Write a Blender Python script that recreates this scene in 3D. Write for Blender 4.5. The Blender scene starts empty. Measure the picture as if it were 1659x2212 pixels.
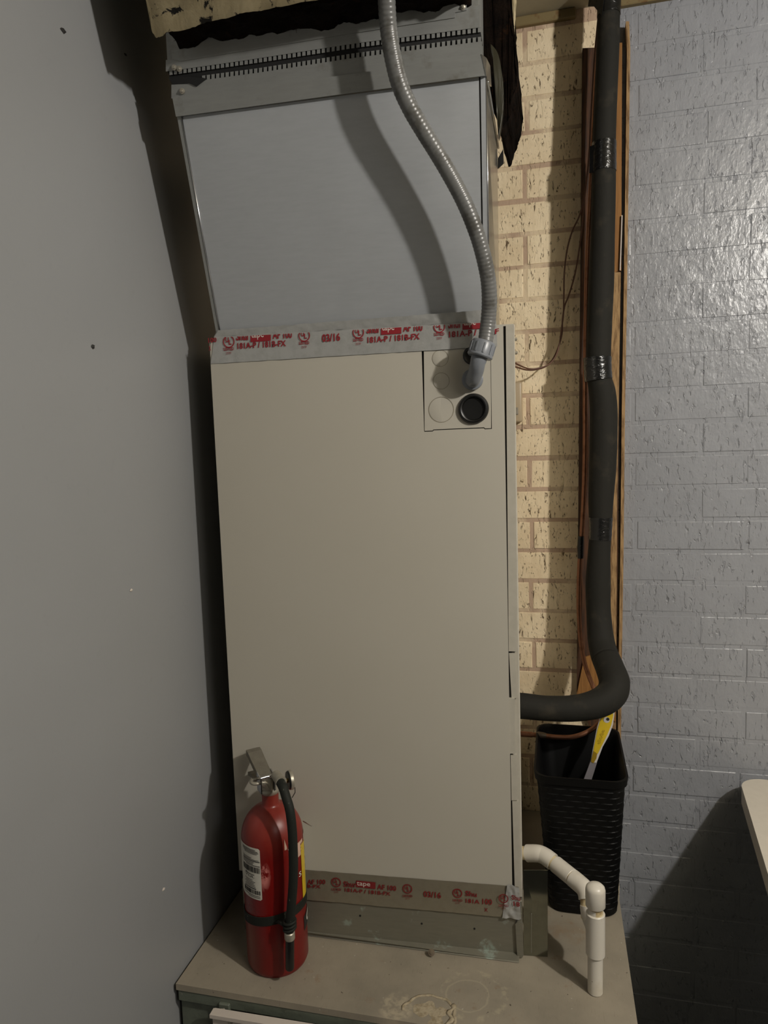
import bpy, bmesh, math, random
from mathutils import Vector, Matrix, noise
random.seed(7)
C = bpy.context.scene.collection
H = 1.6                                   # camera height above the floor
F = 1530.0                                # focal length in pixels of the 1659 x 2212 frame
RX = Vector((0.97100794, -0.00837282, -0.23890057))   # world axes seen from the camera (right, down, forward)
RY = Vector((0.23674124, -0.10479746, 0.96590428))
RZ = Vector((-0.03312352, -0.99445834, -0.09977697))
# ------------------------------------------------------------------ camera
cam = bpy.data.cameras.new('camera'); camo = bpy.data.objects.new('camera', cam); C.objects.link(camo)
cam.sensor_fit = 'VERTICAL'; cam.sensor_height = 36; cam.sensor_width = 27; cam.lens = F*36/2212
cam.clip_start = 0.02
R3 = Matrix(((RX[0], -RX[1], -RX[2]), (RY[0], -RY[1], -RY[2]), (RZ[0], -RZ[1], -RZ[2])))
camo.matrix_world = Matrix.Translation((0, 0, H)) @ R3.to_4x4()
bpy.context.scene.camera = camo
# ------------------------------------------------------------------ world, lamps, exposure
w = bpy.data.worlds.new('world'); bpy.context.scene.world = w; w.use_nodes = True
w.node_tree.nodes['Background'].inputs[0].default_value = (0.75, 0.72, 0.5, 1)
w.node_tree.nodes['Background'].inputs[1].default_value = 0.045
vs = bpy.context.scene.view_settings
vs.view_transform = 'Standard'; vs.look = 'None'; vs.gamma = 1; vs.use_curve_mapping = False; vs.exposure = 1.30
LAMP = (1.16, 0.30, 2.35)
def lamp(name, kind, loc, power, col, size, rot=(0, 0, 0)):
    l = bpy.data.lights.new(name, kind); l.energy = power; l.color = col
    if kind == 'AREA': l.shape = 'DISK'; l.size = size
    else: l.shadow_soft_size = size
    o = bpy.data.objects.new(name, l); C.objects.link(o); o.location = loc; o.rotation_euler = rot
    return o
WARM = (1.0, 0.955, 0.89)
lamp('ceiling_bulb', 'POINT', LAMP, 34, WARM, 0.035)
lamp('ceiling_lamp_glow', 'AREA', LAMP, 1.5, WARM, 0.08)
lamp('added_fill_light', 'AREA', (1.65, -0.8, 2.57), 7, (1.0, 0.96, 0.90), 0.8)  # soft fill added to lift the shadows, no such fixture known
# ------------------------------------------------------------------ helpers
def lin(c):
    c = c/255.0
    return c/12.92 if c <= 0.04045 else ((c+0.055)/1.055)**2.4
def rgb(r, g, b): return (lin(r), lin(g), lin(b), 1)
def ray(px, py):
    c = Vector(((px-829.5)/F, (py-1106.0)/F, 1.0))
    return Vector((RX.dot(c), RY.dot(c), RZ.dot(c)))
ORG = Vector((0, 0, H))
def atY(px, py, y): d = ray(px, py); return ORG + d*(y/d.y)
def atX(px, py, x): d = ray(px, py); return ORG + d*(x/d.x)
def atZ(px, py, z): d = ray(px, py); return ORG + d*((z-H)/d.z)
def atN(px, py, n, dist): d = ray(px, py); return ORG + d*(dist/d.dot(n))
ANG = math.radians(3.8)
U = Vector((math.cos(ANG), math.sin(ANG), 0)); N = Vector((-math.sin(ANG), math.cos(ANG), 0))
FD = 1.302                                # distance of the cabinet front along its own normal
def up(px, py, d=0.0): return atN(px, py, N, FD+d)        # point on a plane parallel to the cabinet front
def uw(u, d, z): return U*u + N*(FD+d) + Vector((0, 0, z))
def thing(name, label, cat, loc, rotz=0, group=None):
    o = bpy.data.objects.new(name, None); C.objects.link(o); o.empty_display_size = 0.05
    o.location = loc; o.rotation_euler = (0, 0, rotz); o['label'] = label; o['category'] = cat
    if group: o['group'] = group
    o['_m'] = 1; INV[o.name] = (Matrix.Translation(loc) @ Matrix.Rotation(rotz, 4, 'Z')).inverted()
    del o['_m']
    return o
INV = {}
def inv(parent):
    p = parent
    while p is not None and p.name not in INV: p = p.parent
    return INV[p.name] if p is not None else Matrix.Identity(4)
def obj(name, bm, mat, parent=None, smooth=False, kind=None, label=None, raw=False):
    """bm is in world coordinates; links it as one mesh object below its parent"""
    me = bpy.data.meshes.new(name)
    if parent is not None and not raw: bm.transform(inv(parent))
    bmesh.ops.recalc_face_normals(bm, faces=bm.faces)
    bm.to_mesh(me); bm.free()
    me.materials.append(mat)
    if smooth:
        for p in me.polygons: p.use_smooth = True
        if smooth != True and hasattr(me, 'set_sharp_from_angle'): me.set_sharp_from_angle(angle=math.radians(smooth))
    o = bpy.data.objects.new(name, me); C.objects.link(o)
    if parent is not None: o.parent = parent
    if kind: o['kind'] = kind
    if label: o['label'] = label
    return o
def tag(o, label, cat, group=None):
    o['label'] = label; o['category'] = cat
    if group: o['group'] = group
    return o
def add_box(bm, x0, x1, y0, y1, z0, z1, bev=0.0, M=None, seg=1):
    r = bmesh.ops.create_cube(bm, size=1)
    vs_ = r['verts']
    T = Matrix.Translation(((x0+x1)/2, (y0+y1)/2, (z0+z1)/2)) @ Matrix.Diagonal((x1-x0, y1-y0, z1-z0, 1))
    bmesh.ops.transform(bm, matrix=T, verts=vs_)
    if bev > 0:
        es = list({e for v in vs_ for e in v.link_edges})
        rr = bmesh.ops.bevel(bm, geom=es, offset=bev, segments=seg, affect='EDGES', profile=0.5)
        vs_ = list({v for f in rr['faces'] for v in f.verts} | {v for v in vs_ if v.is_valid})
    if M is not None: bmesh.ops.transform(bm, matrix=M, verts=vs_)
    return vs_
def box(*a, **k): bm = bmesh.new(); add_box(bm, *a, **k); return bm
UM = Matrix(((U.x, N.x, 0, N.x*FD), (U.y, N.y, 0, N.y*FD), (0, 0, 1, 0), (0, 0, 0, 1)))   # (u, depth, z) -> world
def ubox(u0, u1, d0, d1, z0, z1, bev=0.0, bm=None):
    if bm is None: bm = bmesh.new()
    add_box(bm, u0, u1, d0, d1, z0, z1, bev, UM); return bm
def UV(p): return p.dot(U), p.z                          # world point -> (u, z) in the cabinet frame
def spline(pts, sub=8):
    """Catmull-Rom through tuples of any length"""
    out = []; n = len(pts)
    for i in range(n-1):
        p0, p1, p2, p3 = pts[max(i-1, 0)], pts[i], pts[i+1], pts[min(i+2, n-1)]
        for k in range(sub):
            t = k/sub
            out.append(tuple(0.5*((2*b)+(-a+c)*t+(2*a-5*b+4*c-d)*t*t+(-a+3*b-3*c+d)*t**3) for a, b, c, d in zip(p0, p1, p2, p3)))
    out.append(tuple(pts[-1])); return out
def add_tube(bm, pts, r, seg=12, cap=True):
    """pts: Vectors; r: number or list of radii"""
    n = len(pts); rr = r if isinstance(r, (list, tuple)) else [r]*n
    T = [(pts[min(i+1, n-1)]-pts[max(i-1, 0)]).normalized() for i in range(n)]
    a = Vector((0, 0, 1)) if abs(T[0].z) < 0.9 else Vector((1, 0, 0))
    nrm = (a - T[0]*a.dot(T[0])).normalized(); rings = []
    for i in range(n):
        nrm = (nrm - T[i]*nrm.dot(T[i])).normalized(); b = T[i].cross(nrm)
        rings.append([bm.verts.new(pts[i] + (nrm*math.cos(2*math.pi*k/seg)+b*math.sin(2*math.pi*k/seg))*rr[i]) for k in range(seg)])
    for i in range(n-1):
        for k in range(seg):
            bm.faces.new((rings[i][k], rings[i][(k+1) % seg], rings[i+1][(k+1) % seg], rings[i+1][k]))
    if cap: bm.faces.new(rings[0][::-1]); bm.faces.new(rings[-1])
def tube(pts, r, seg=12, cap=True): bm = bmesh.new(); add_tube(bm, pts, r, seg, cap); return bm
def add_lathe(bm, prof, M, seg=32, a0=0.0, a1=2*math.pi):
    """prof: (radius, height) pairs revolved about local z, then placed by M"""
    full = abs(a1-a0-2*math.pi) < 1e-6; cols = seg if full else seg+1; rings = []
    for (r, h) in prof:
        if r < 1e-6: v = bm.verts.new(M @ Vector((0, 0, h))); rings.append([v]*cols)
        else: rings.append([bm.verts.new(M @ Vector((r*math.cos(a0+(a1-a0)*k/seg), r*math.sin(a0+(a1-a0)*k/seg), h))) for k in range(cols)])
    for i in range(len(prof)-1):
        for k in range(seg):
            k2 = (k+1) % cols; q = [rings[i][k], rings[i][k2], rings[i+1][k2], rings[i+1][k]]
            q2 = []
            for v in q:
                if v not in q2: q2.append(v)
            if len(q2) > 2: bm.faces.new(q2)
def lathe(prof, M, seg=32, **k): bm = bmesh.new(); add_lathe(bm, prof, M, seg, **k); return bm
def axisM(p, d):
    """matrix whose local z runs along d, placed at p"""
    return Matrix.Translation(p) @ Vector(d).to_track_quat('Z', 'Y').to_matrix().to_4x4()
def add_prism(bm, pts, off):
    """closed outline of world points pushed along the vector off"""
    a = [bm.verts.new(p) for p in pts]; b = [bm.verts.new(p+off) for p in pts]; n = len(pts)
    bm.faces.new(a); bm.faces.new(b[::-1])
    for i in range(n): bm.faces.new((a[i], b[i], b[(i+1) % n], a[(i+1) % n]))
def prism(pts, off): bm = bmesh.new(); add_prism(bm, pts, off); return bm
def bev(bm, w_, seg=1, ang=0.5):
    es = [e for e in bm.edges if len(e.link_faces) == 2 and e.calc_face_angle(0) > ang]
    bmesh.ops.bevel(bm, geom=es, offset=w_, segments=seg, affect='EDGES', profile=0.5, clamp_overlap=True); return bm
def sheet(p00, p10, p11, p01, nu, nv, amp, nrm, scale=30, thick=0.0008, edge=0.0):
    """crumpled thin sheet between four corners, bulging along nrm"""
    bm = bmesh.new(); G = []
    for j in range(nv+1):
        row = []
        for i in range(nu+1):
            s, t = i/nu, j/nv
            p = (p00*(1-s)+p10*s)*(1-t) + (p01*(1-s)+p11*s)*t
            q = p*scale
            h = noise.noise(Vector((q.x*1.6+q.z*0.9, q.y*1.6, q.z*1.4-q.x*0.7)))
            h = (1-abs(h)*2.2)
            p = p + nrm*(h*amp)
            if edge and j in (0, nv): p = p + Vector((0, 0, noise.noise(q*2)*edge))
            row.append(bm.verts.new(p))
        G.append(row)
    for j in range(nv):
        for i in range(nu): bm.faces.new((G[j][i], G[j][i+1], G[j+1][i+1], G[j+1][i]))
    return bm
LZ_ = 0.5950
# ------------------------------------------------------------------ materials
class Mt:
    def __init__(s, name, base, rough=0.5, metal=0.0, spec=0.5):
        s.m = bpy.data.materials.new(name); s.m.use_nodes = True; s.nt = s.m.node_tree
        s.b = s.nt.nodes['Principled BSDF']
        s.b.inputs['Base Color'].default_value = base; s.b.inputs['Roughness'].default_value = rough
        s.b.inputs['Metallic'].default_value = metal; s.b.inputs['Specular IOR Level'].default_value = spec
        s.base = base; s.col = None; s.hn = None; s.vec = None; s.tc = s.nt.nodes.new('ShaderNodeTexCoord')
        s.geo = s.nt.nodes.new('ShaderNodeNewGeometry')
    def n(s, t, **k):
        x = s.nt.nodes.new(t)
        for a, b in k.items(): setattr(x, a, b)
        return x
    def l(s, a, b): s.nt.links.new(a, b)
    def coord(s, scale=(1, 1, 1), world=False, loc=(0, 0, 0)):
        mp = s.n('ShaderNodeMapping'); mp.inputs['Scale'].default_value = scale; mp.inputs['Location'].default_value = loc
        s.l(s.geo.outputs['Position'] if world else s.tc.outputs['Object'], mp.inputs['Vector']); return mp.outputs[0]
    def noise(s, scale, detail=4, rough=0.6, st=(1, 1, 1), world=False, dist=0, loc=(0, 0, 0)):
        x = s.n('ShaderNodeTexNoise'); x.inputs['Scale'].default_value = scale; x.inputs['Detail'].default_value = detail
        x.inputs['Roughness'].default_value = rough; x.inputs['Distortion'].default_value = dist
        s.l(s.coord(st, world, loc), x.inputs['Vector']); return x.outputs['Fac']
    def ramp(s, fac, a, b, ca=0.0, cb=1.0):
        x = s.n('ShaderNodeMapRange'); x.inputs['From Min'].default_value = a; x.inputs['From Max'].default_value = b
        x.inputs['To Min'].default_value = ca; x.inputs['To Max'].default_value = cb; s.l(fac, x.inputs['Value']); return x.outputs[0]
    def math(s, op, a, b=None, clamp=False):
        x = s.n('ShaderNodeMath', operation=op); x.use_clamp = clamp
        for i, v in enumerate((a, b)):
            if v is None: continue
            if isinstance(v, (int, float)): x.inputs[i].default_value = v
            else: s.l(v, x.inputs[i])
        return x.outputs[0]
    def mixc(s, fac, c1, c2, mode='MIX'):
        x = s.n('ShaderNodeMix', data_type='RGBA', blend_type=mode)
        for i, v in ((0, fac), (6, c1), (7, c2)):
            if isinstance(v, (tuple, float, int)): x.inputs[i].default_value = v
            else: s.l(v, x.inputs[i])
        return x.outputs[2]
    def tint(s, fac, c, mode='MIX'):
        """lay colour c over the base where fac is 1"""
        s.col = s.mixc(fac, s.col if s.col is not None else s.base, c, mode); s.l(s.col, s.b.inputs['Base Color']); return s
    def bump(s, h, strength=0.3, dist=0.002):
        x = s.n('ShaderNodeBump'); x.inputs['Strength'].default_value = strength; x.inputs['Distance'].default_value = dist
        s.l(h, x.inputs['Height'])
        if s.hn is not None: s.l(s.hn, x.inputs['Normal'])
        s.hn = x.outputs[0]; s.l(s.hn, s.b.inputs['Normal']); return s
    def rough(s, fac, lo, hi): s.l(s.ramp(fac, 0.3, 0.7, lo, hi), s.b.inputs['Roughness']); return s
def simple(name, c, rough=0.5, metal=0.0, spec=0.5, nz=0.0, ns=60, bp=0.0, bs=200):
    m = Mt(name, c, rough, metal, spec)
    if nz: m.tint(m.ramp(m.noise(ns), 0.35, 0.75, 0, nz), (c[0]*0.45, c[1]*0.42, c[2]*0.38, 1))
    if bp: m.bump(m.noise(bs), bp, 0.001)
    return m.m
# painted sheet wall on the left
m = Mt('grey_wall_paint', rgb(140, 141, 142), 0.40, 0, 0.5)
m.tint(m.ramp(m.noise(3.5), 0.3, 0.75, 0, 0.22), rgb(132, 133, 130)); m.tint(m.ramp(m.noise(45, 5), 0.62, 0.8, 0, 0.25), rgb(120, 122, 122))
m.bump(m.noise(2.4, 2, 0.4), 0.55, 0.02).bump(m.noise(260, 3), 0.10, 0.001); M_LWALL = m.m
# brick, glazed cream with iron flecks, painted grey to the right of the board
def brick_mat(name, mortar):
    m = Mt(name, rgb(216, 196, 160), 0.62, 0, 0.3)
    sx = m.n('ShaderNodeSeparateXYZ'); m.l(m.geo.outputs['Position'], sx.inputs[0])
    paint = m.ramp(sx.outputs[0], 0.148, 0.150)
    fine = m.noise(120, 3, 0.6, (1.0, 1, 0.34), True, 0.6)
    fine2 = m.noise(210, 2, 0.5, (1.0, 1, 0.4), True, 0.4, (3, 1, 2))
    big = m.noise(9, 4, 0.6, (1, 1, 1), True)
    if mortar:
        cr = m.mixc(m.ramp(big, 0.40, 0.52), rgb(222, 202, 170), rgb(188, 162, 138))
    else:
        cr = m.mixc(m.ramp(big, 0.35, 0.75), rgb(244, 226, 192), rgb(220, 198, 162))
        fl = m.math('MAXIMUM', m.ramp(fine, 0.645, 0.685, 0, .9), m.ramp(fine2, 0.645, 0.69, 0, 0.75))
        cr = m.mixc(fl, cr, rgb(92, 70, 44))
    st = m.noise(30, 4, 0.7, (1, 1, 1), True, 0, (5, 5, 5))
    cr = m.mixc(m.ramp(st, 0.66, 0.76, 0, 0.5), cr, rgb(120, 104, 74))
    gr = m.mixc(m.ramp(big, 0.3, 0.75), rgb(150, 152, 157), rgb(140, 142, 147))
    pit = m.math('MAXIMUM', m.ramp(fine, 0.70, 0.74), 0.0)
    gr = m.mixc(m.math('MULTIPLY', pit, 0.55), gr, rgb(70, 70, 72))
    m.l(m.mixc(paint, cr, gr), m.b.inputs['Base Color'])
    m.l(m.ramp(paint, 0, 1, 0.6, 0.30), m.b.inputs['Roughness'])
    m.l(m.ramp(paint, 0, 1, 0.3, 0.5), m.b.inputs['Specular IOR Level'])
    pits = m.math('SUBTRACT', 1.0, m.ramp(fine, 0.58, 0.72))
    m.bump(pits, 0.8, 0.0026).bump(m.noise(150, 3, 0.6, (1, 1, 0.55), True), 0.6, 0.0014)
    m.bump(m.noise(26, 3, 0.6, (1, 1, 0.7), True), 0.5, 0.005)
    return m.m
M_BRICK = brick_mat('brick_face', False); M_MORTAR = brick_mat('mortar', True)
m = Mt('ceiling_panel', rgb(168, 160, 138), 0.8); m.tint(m.ramp(m.noise(14), 0.4, 0.7, 0, 0.3), rgb(140, 130, 105)); M_CEIL = m.m
m = Mt('stained_trim', rgb(126, 110, 74), 0.6); m.tint(m.ramp(m.noise(30), 0.55, 0.66, 0, 0.8), rgb(104, 66, 30)); M_TRIM = m.m
m = Mt('concrete_floor', rgb(44, 42, 38), 0.8); m.tint(m.ramp(m.noise(6), 0.4, 0.7, 0, 0.5), rgb(32, 31, 27)); M_FLOOR = m.m
M_ROOM = simple('room_wall_paint', rgb(112, 110, 102), 0.7)
# platform
m = Mt('plywood_top', rgb(146, 137, 121), 0.55, 0, 0.35)
m.tint(m.ramp(m.noise(7, 5), 0.4, 0.72, 0, 0.7), rgb(116, 110, 98)); m.tint(m.ramp(m.noise(60, 3, 0.6, (8, 1, 1)), 0.6, 0.72, 0, 0.22), rgb(94, 80, 64))
m.tint(m.ramp(m.noise(24, 4), 0.64, 0.76, 0, 0.5), rgb(120, 84, 52))
def ring_mask(m, cx, cy, r, wdt, sx=1.0, wob=0.012, ns=30):
    sp = m.n('ShaderNodeSeparateXYZ'); m.l(m.geo.outputs['Position'], sp.inputs[0])
    dx = m.math('MULTIPLY', m.math('SUBTRACT', sp.outputs[0], cx), sx); dy = m.math('SUBTRACT', sp.outputs[1], cy)
    d = m.math('SQRT', m.math('ADD', m.math('MULTIPLY', dx, dx), m.math('MULTIPLY', dy, dy)))
    d = m.math('ADD', d, m.math('MULTIPLY', m.math('SUBTRACT', m.noise(ns, 3), 0.5), wob))
    if wdt is None: return m.math('SUBTRACT', 1.0, m.ramp(d, r*0.75, r))
    return m.math('SUBTRACT', 1.0, m.ramp(m.math('ABSOLUTE', m.math('SUBTRACT', d, r)), wdt*0.4, wdt))
STC = atZ(930, 2182, LZ_)
fl = m.math('MULTIPLY', ring_mask(m, STC.x-0.06, STC.y-0.005, 0.035, None), m.ramp(m.noise(90), 0.42, 0.6))
m.tint(m.math('MULTIPLY', fl, 0.55), rgb(176, 164, 140))
S2 = atZ(1010, 2150, LZ_)
m.tint(m.math('MULTIPLY', ring_mask(m, S2.x, S2.y, 0.038, 0.0022), 0.2), rgb(190, 178, 150))
m.tint(m.math('MULTIPLY', m.math('MULTIPLY', ring_mask(m, S2.x+0.012, S2.y+0.004, 0.055, 0.009), m.ramp(m.noise(80), 0.48, 0.62)), 0.45), rgb(168, 158, 134))
S3 = atZ(1228, 2012, LZ_)
m.tint(m.math('MULTIPLY', m.math('MULTIPLY', ring_mask(m, S3.x, S3.y, 0.04, None, 1, .05, 18), m.ramp(m.noise(50), .35, .65)), 0.35), rgb(128, 96, 62))
m.tint(m.ramp(m.noise(160, 2), 0.74, 0.78, 0, 0.9), rgb(190, 184, 170)); m.tint(m.ramp(m.noise(120, 2, 0.5, (1, 1, 1), False, 0, (4, 4, 4)), 0.75, 0.78, 0, 0.9), rgb(56, 46, 34))
m.bump(m.noise(70, 4, 0.6, (5, 1, 1)), 0.12, 0.001); M_LEDGE = m.m
m = Mt('green_grey_edge_paint', rgb(96, 102, 90), 0.5); m.tint(m.ramp(m.noise(40), 0.5, 0.7, 0, 0.5), rgb(70, 74, 64))
m.tint(m.ramp(m.noise(140, 3), 0.7, 0.74, 0, 0.6), rgb(150, 148, 134)); m.bump(m.noise(60), 0.5, 0.002); M_EDGE = m.m
m = Mt('dried_foam', rgb(160, 148, 124), 0.85); m.tint(m.ramp(m.noise(120), 0.45, 0.65, 0, 0.8), rgb(124, 110, 84)); m.bump(m.noise(200), 0.8, 0.002); M_FOAM = m.m
# sheet metal
def galv(name, c, rough, metal, var, bumpy=0.12, st=(1, 1, 6)):
    m = Mt(name, c, rough, metal, 0.5)
    m.tint(m.ramp(m.noise(30, 5, 0.6, st), 0.35, 0.7, 0, var), (c[0]*0.78, c[1]*0.78, c[2]*0.78, 1))
    m.rough(m.noise(16, 4), rough*0.85, rough*1.15); m.bump(m.noise(7, 2), bumpy, 0.006); return m
M_PLEN = galv('galvanised_panel', rgb(180, 183, 186), 0.50, 0.35, 0.25, 0.05).m
m = galv('galvanised_side', rgb(188, 188, 184), 0.20, 0.9, 0.15, 0.10); M_SIDE = m.m
m = galv('galvanised_strip', rgb(152, 153, 150), 0.42, 0.45, 0.4); m.tint(m.ramp(m.noise(22, 5), 0.58, 0.72, 0, 0.5), rgb(104, 98, 82)); M_STRIP = m.m
m = galv('galvanised_base', rgb(134, 131, 118), 0.38, 0.5, 0.4, 0.15)
m.tint(m.math('MULTIPLY', m.ramp(m.noise(16, 4, 0.6, (1, 1, 1), False, 0.5), 0.60, 0.66), m.ramp(m.noise(90, 3), 0.4, 0.55)), rgb(158, 168, 158)); M_BASEM = m.m
M_MIRR = simple('smooth_galvanised', rgb(150, 152, 140), 0.10, 1.0, nz=0.3)
m = Mt('beige_enamel', rgb(177, 172, 160), 0.5, 0, 0.4); m.tint(m.ramp(m.noise(5), 0.35, 0.75, 0, 0.12), rgb(154, 147, 131)); m.bump(m.noise(500, 2), 0.05, 0.0005); M_BEIGE = m.m
M_BEIGE2 = simple('beige_enamel_edge', rgb(176, 171, 159), 0.45, nz=0.2)
M_SLIT = simple('groove_shade', rgb(128, 121, 104), 0.6)  # darker beige painted as the shade in the punched groove
M_GAP = simple('gap_shade', rgb(22, 20, 17), 0.9)  # near-black colour standing in for the shade in gaps and holes
m = Mt('foil_tape', rgb(182, 182, 179), 0.36, 0.45, 0.5); m.tint(m.ramp(m.noise(60, 5), 0.45, 0.7, 0, 0.3), rgb(140, 140, 134))
m.bump(m.noise(55, 4, 0.6, (1, 1, 1), False, 1.2), 0.25, 0.002); M_FOIL = m.m
m = Mt('dusty_foil_tape', rgb(142, 135, 118), 0.30, 0.45, 0.5); m.tint(m.ramp(m.noise(60, 5), 0.45, 0.7, 0, 0.3), rgb(118, 110, 94))
m.bump(m.noise(45, 4, 0.6, (1, 1, 1), False, 1.2), 0.18, 0.002); M_FOIL2 = m.m
M_RED = simple('red_print', rgb(134, 26, 36), 0.5)
M_REDD = simple('dull_red_print', rgb(116, 28, 30), 0.5)
M_WPR = simple('white_print', rgb(205, 196, 186), 0.5)
M_CANVAS = simple('black_canvas', rgb(24, 24, 24), 0.8)
# insulation
m = Mt('tan_mastic_facing', rgb(184, 170, 136), 0.75); m.tint(m.ramp(m.noise(16, 5), 0.4, 0.7, 0, 0.6), rgb(142, 126, 92))
m.tint(m.ramp(m.noise(40, 4, 0.6, (1, 1, 1), False, 0.8), 0.57, 0.61), rgb(22, 18, 12)); m.bump(m.noise(60, 4), 0.5, 0.004); M_FACING = m.m
m = Mt('brown_fibre', rgb(30, 21, 15), 0.95, 0, 0.1); m.tint(m.ramp(m.noise(30, 6, 0.7), 0.4, 0.65), rgb(9, 7, 6)); m.tint(m.ramp(m.noise(18, 4, 0.7, (1, 1, 1), False, 0, (7, 7, 7)), 0.60, 0.72, 0, 0.4), rgb(84, 52, 28))
m.bump(m.noise(160, 5, 0.8), 1.0, 0.006); M_FIBRE = m.m
M_OLIVE = simple('dark_plastic_film', rgb(52, 50, 38), 0.35, nz=0.4)
# pipes, conduit
m = Mt('grey_conduit_vinyl', rgb(106, 106, 104), 0.33, 0, 0.5); m.tint(m.ramp(m.noise(35, 5), 0.50, 0.62, 0, 0.6), rgb(64, 60, 52)); M_COND = m.m
M_FIT = simple('grey_fitting_plastic', rgb(120, 124, 130), 0.35, nz=0.15)
m = Mt('black_foam_sleeve', rgb(34, 33, 29), 0.78, 0, 0.25); m.tint(m.ramp(m.noise(25, 5), 0.55, 0.75, 0, 0.6), rgb(62, 57, 47)); m.bump(m.noise(90), 0.3, 0.002); M_FOAMSL = m.m
m = Mt('black_vinyl_tape', rgb(22, 22, 22), 0.22, 0, 0.6); m.bump(m.noise(70, 3, 0.5, (1, 1, 2), False, 1), 0.5, 0.003); M_BTAPE = m.m
m = Mt('copper', rgb(160, 112, 86), 0.40, 0.8, 0.5); m.tint(m.ramp(m.noise(50, 4), 0.5, 0.7, 0, 0.6), rgb(110, 72, 48)); M_COPPER = m.m
M_SOLDER = simple('solder', rgb(120, 108, 92), 0.5, 0.6, nz=0.5)
m = Mt('rough_board', rgb(152, 108, 60), 0.7, 0, 0.3); m.tint(m.ramp(m.noise(22, 5, 0.6, (7, 1, 0.35)), 0.4, 0.65, 0, 0.6), rgb(110, 72, 36)); m.bump(m.noise(50, 4, 0.6, (6, 1, 0.5)), 0.3, 0.002); M_BOARD = m.m
m = Mt('pale_board_edge', rgb(166, 134, 92), 0.8); m.tint(m.ramp(m.noise(40, 5, 0.6, (4, 1, 0.5)), 0.45, 0.62, 0, 0.8), rgb(98, 70, 40)); m.bump(m.noise(90), 0.4, 0.002); M_PALE = m.m
m = Mt('dark_board', rgb(84, 52, 28), 0.7); m.tint(m.ramp(m.noise(30, 5, 0.6, (6, 1, 0.4)), 0.4, 0.6), rgb(52, 32, 18)); M_DBOARD = m.m
M_WIRE = simple('brown_wire', rgb(96, 62, 44), 0.5, nz=0.3)
m = Mt('white_pvc', rgb(206, 200, 188), 0.35, 0, 0.5); m.tint(m.ramp(m.noise(18, 5), 0.52, 0.75, 0, 0.5), rgb(170, 156, 128)); m.tint(m.ramp(m.noise(130, 3), 0.72, 0.76, 0, 0.8), rgb(110, 92, 66)); M_PVC = m.m
m = Mt('yellowed_pvc', rgb(206, 190, 152), 0.45); m.tint(m.ramp(m.noise(60, 5), 0.5, 0.65, 0, 0.7), rgb(146, 116, 70)); M_PVCY = m.m
M_PRIMER = simple('pipe_primer_mark', rgb(128, 118, 120), 0.6)
m = Mt('black_bin_plastic', rgb(10, 10, 10), 0.5, 0, 0.2); m.bump(m.noise(120), 0.15, 0.001); M_BIN = m.m
M_YEL = simple('yellow_print', rgb(206, 176, 38), 0.35, nz=0.25, ns=30)
M_YELD = simple('dark_yellow_print', rgb(138, 112, 22), 0.4)
M_STICK = simple('white_plastic_stick', rgb(196, 192, 190), 0.4)
M_GREYST = simple('grey_shaded_stick', rgb(118, 114, 118), 0.4)  # grey of the handle, with the shadow inside the bin in its colour
M_WHITE = simple('white_paper', rgb(206, 202, 190), 0.6, nz=0.15)
M_INK = simple('dark_ink', rgb(38, 36, 34), 0.6)
M_TABLE = simple('white_table_plastic', rgb(208, 200, 186), 0.5, nz=0.1, bp=0.2, bs=300)
# extinguisher
m = Mt('red_enamel', rgb(114, 12, 9), 0.30, 0, 0.5); m.tint(m.ramp(m.noise(14, 4), 0.5, 0.75, 0, 0.3), rgb(72, 16, 14)); m.rough(m.noise(10), 0.25, 0.45); M_EXT = m
M_STEEL = simple('dusty_cast_metal', rgb(176, 170, 156), 0.42, 0.55, nz=0.35, ns=90)
M_CHROME = simple('bright_steel', rgb(215, 215, 218), 0.14, 1.0)
m = Mt('black_rubber', rgb(28, 30, 25), 0.7, 0, 0.3); m.tint(m.ramp(m.noise(150, 3), 0.68, 0.74, 0, 0.6), rgb(140, 140, 124)); m.bump(m.noise(200), 0.3, 0.001); M_RUB = m.m
M_BLACK = simple('black_plastic', rgb(13, 13, 12), 0.4)
M_BRASS = simple('brass', rgb(170, 140, 70), 0.35, 0.9)
M_WPANEL = simple('white_enamel', rgb(196, 186, 176), 0.4, nz=0.1)

# ================================================================== THE SETTING
WY = 1.86; LX = -0.715; LZ = 0.5950; CZ = 2.606
ROOM = (LX, 2.6, -3.0, WY)
wl = obj('wall_left', box(LX-0.06, LX, -3.0, WY+0.06, 0, CZ+0.05), M_LWALL, kind='structure')
obj('floor', box(LX-0.06, 2.66, -3.06, WY+0.12, -0.05, 0), M_FLOOR, kind='structure')
obj('ceiling', box(LX-0.06, 2.66, -3.06, WY+0.12, CZ, CZ+0.05), M_CEIL, kind='structure')
obj('wall_right', box(2.6, 2.66, -3.0, WY+0.06, 0, CZ), M_ROOM, kind='structure')
obj('wall_front', box(LX-0.06, 2.66, -3.06, -3.0, 0, CZ), M_ROOM, kind='structure')
wb = obj('wall_back', box(LX-0.06, 2.66, WY+0.0013, WY+0.12, 0, CZ), M_MORTAR, kind='structure')
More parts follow.
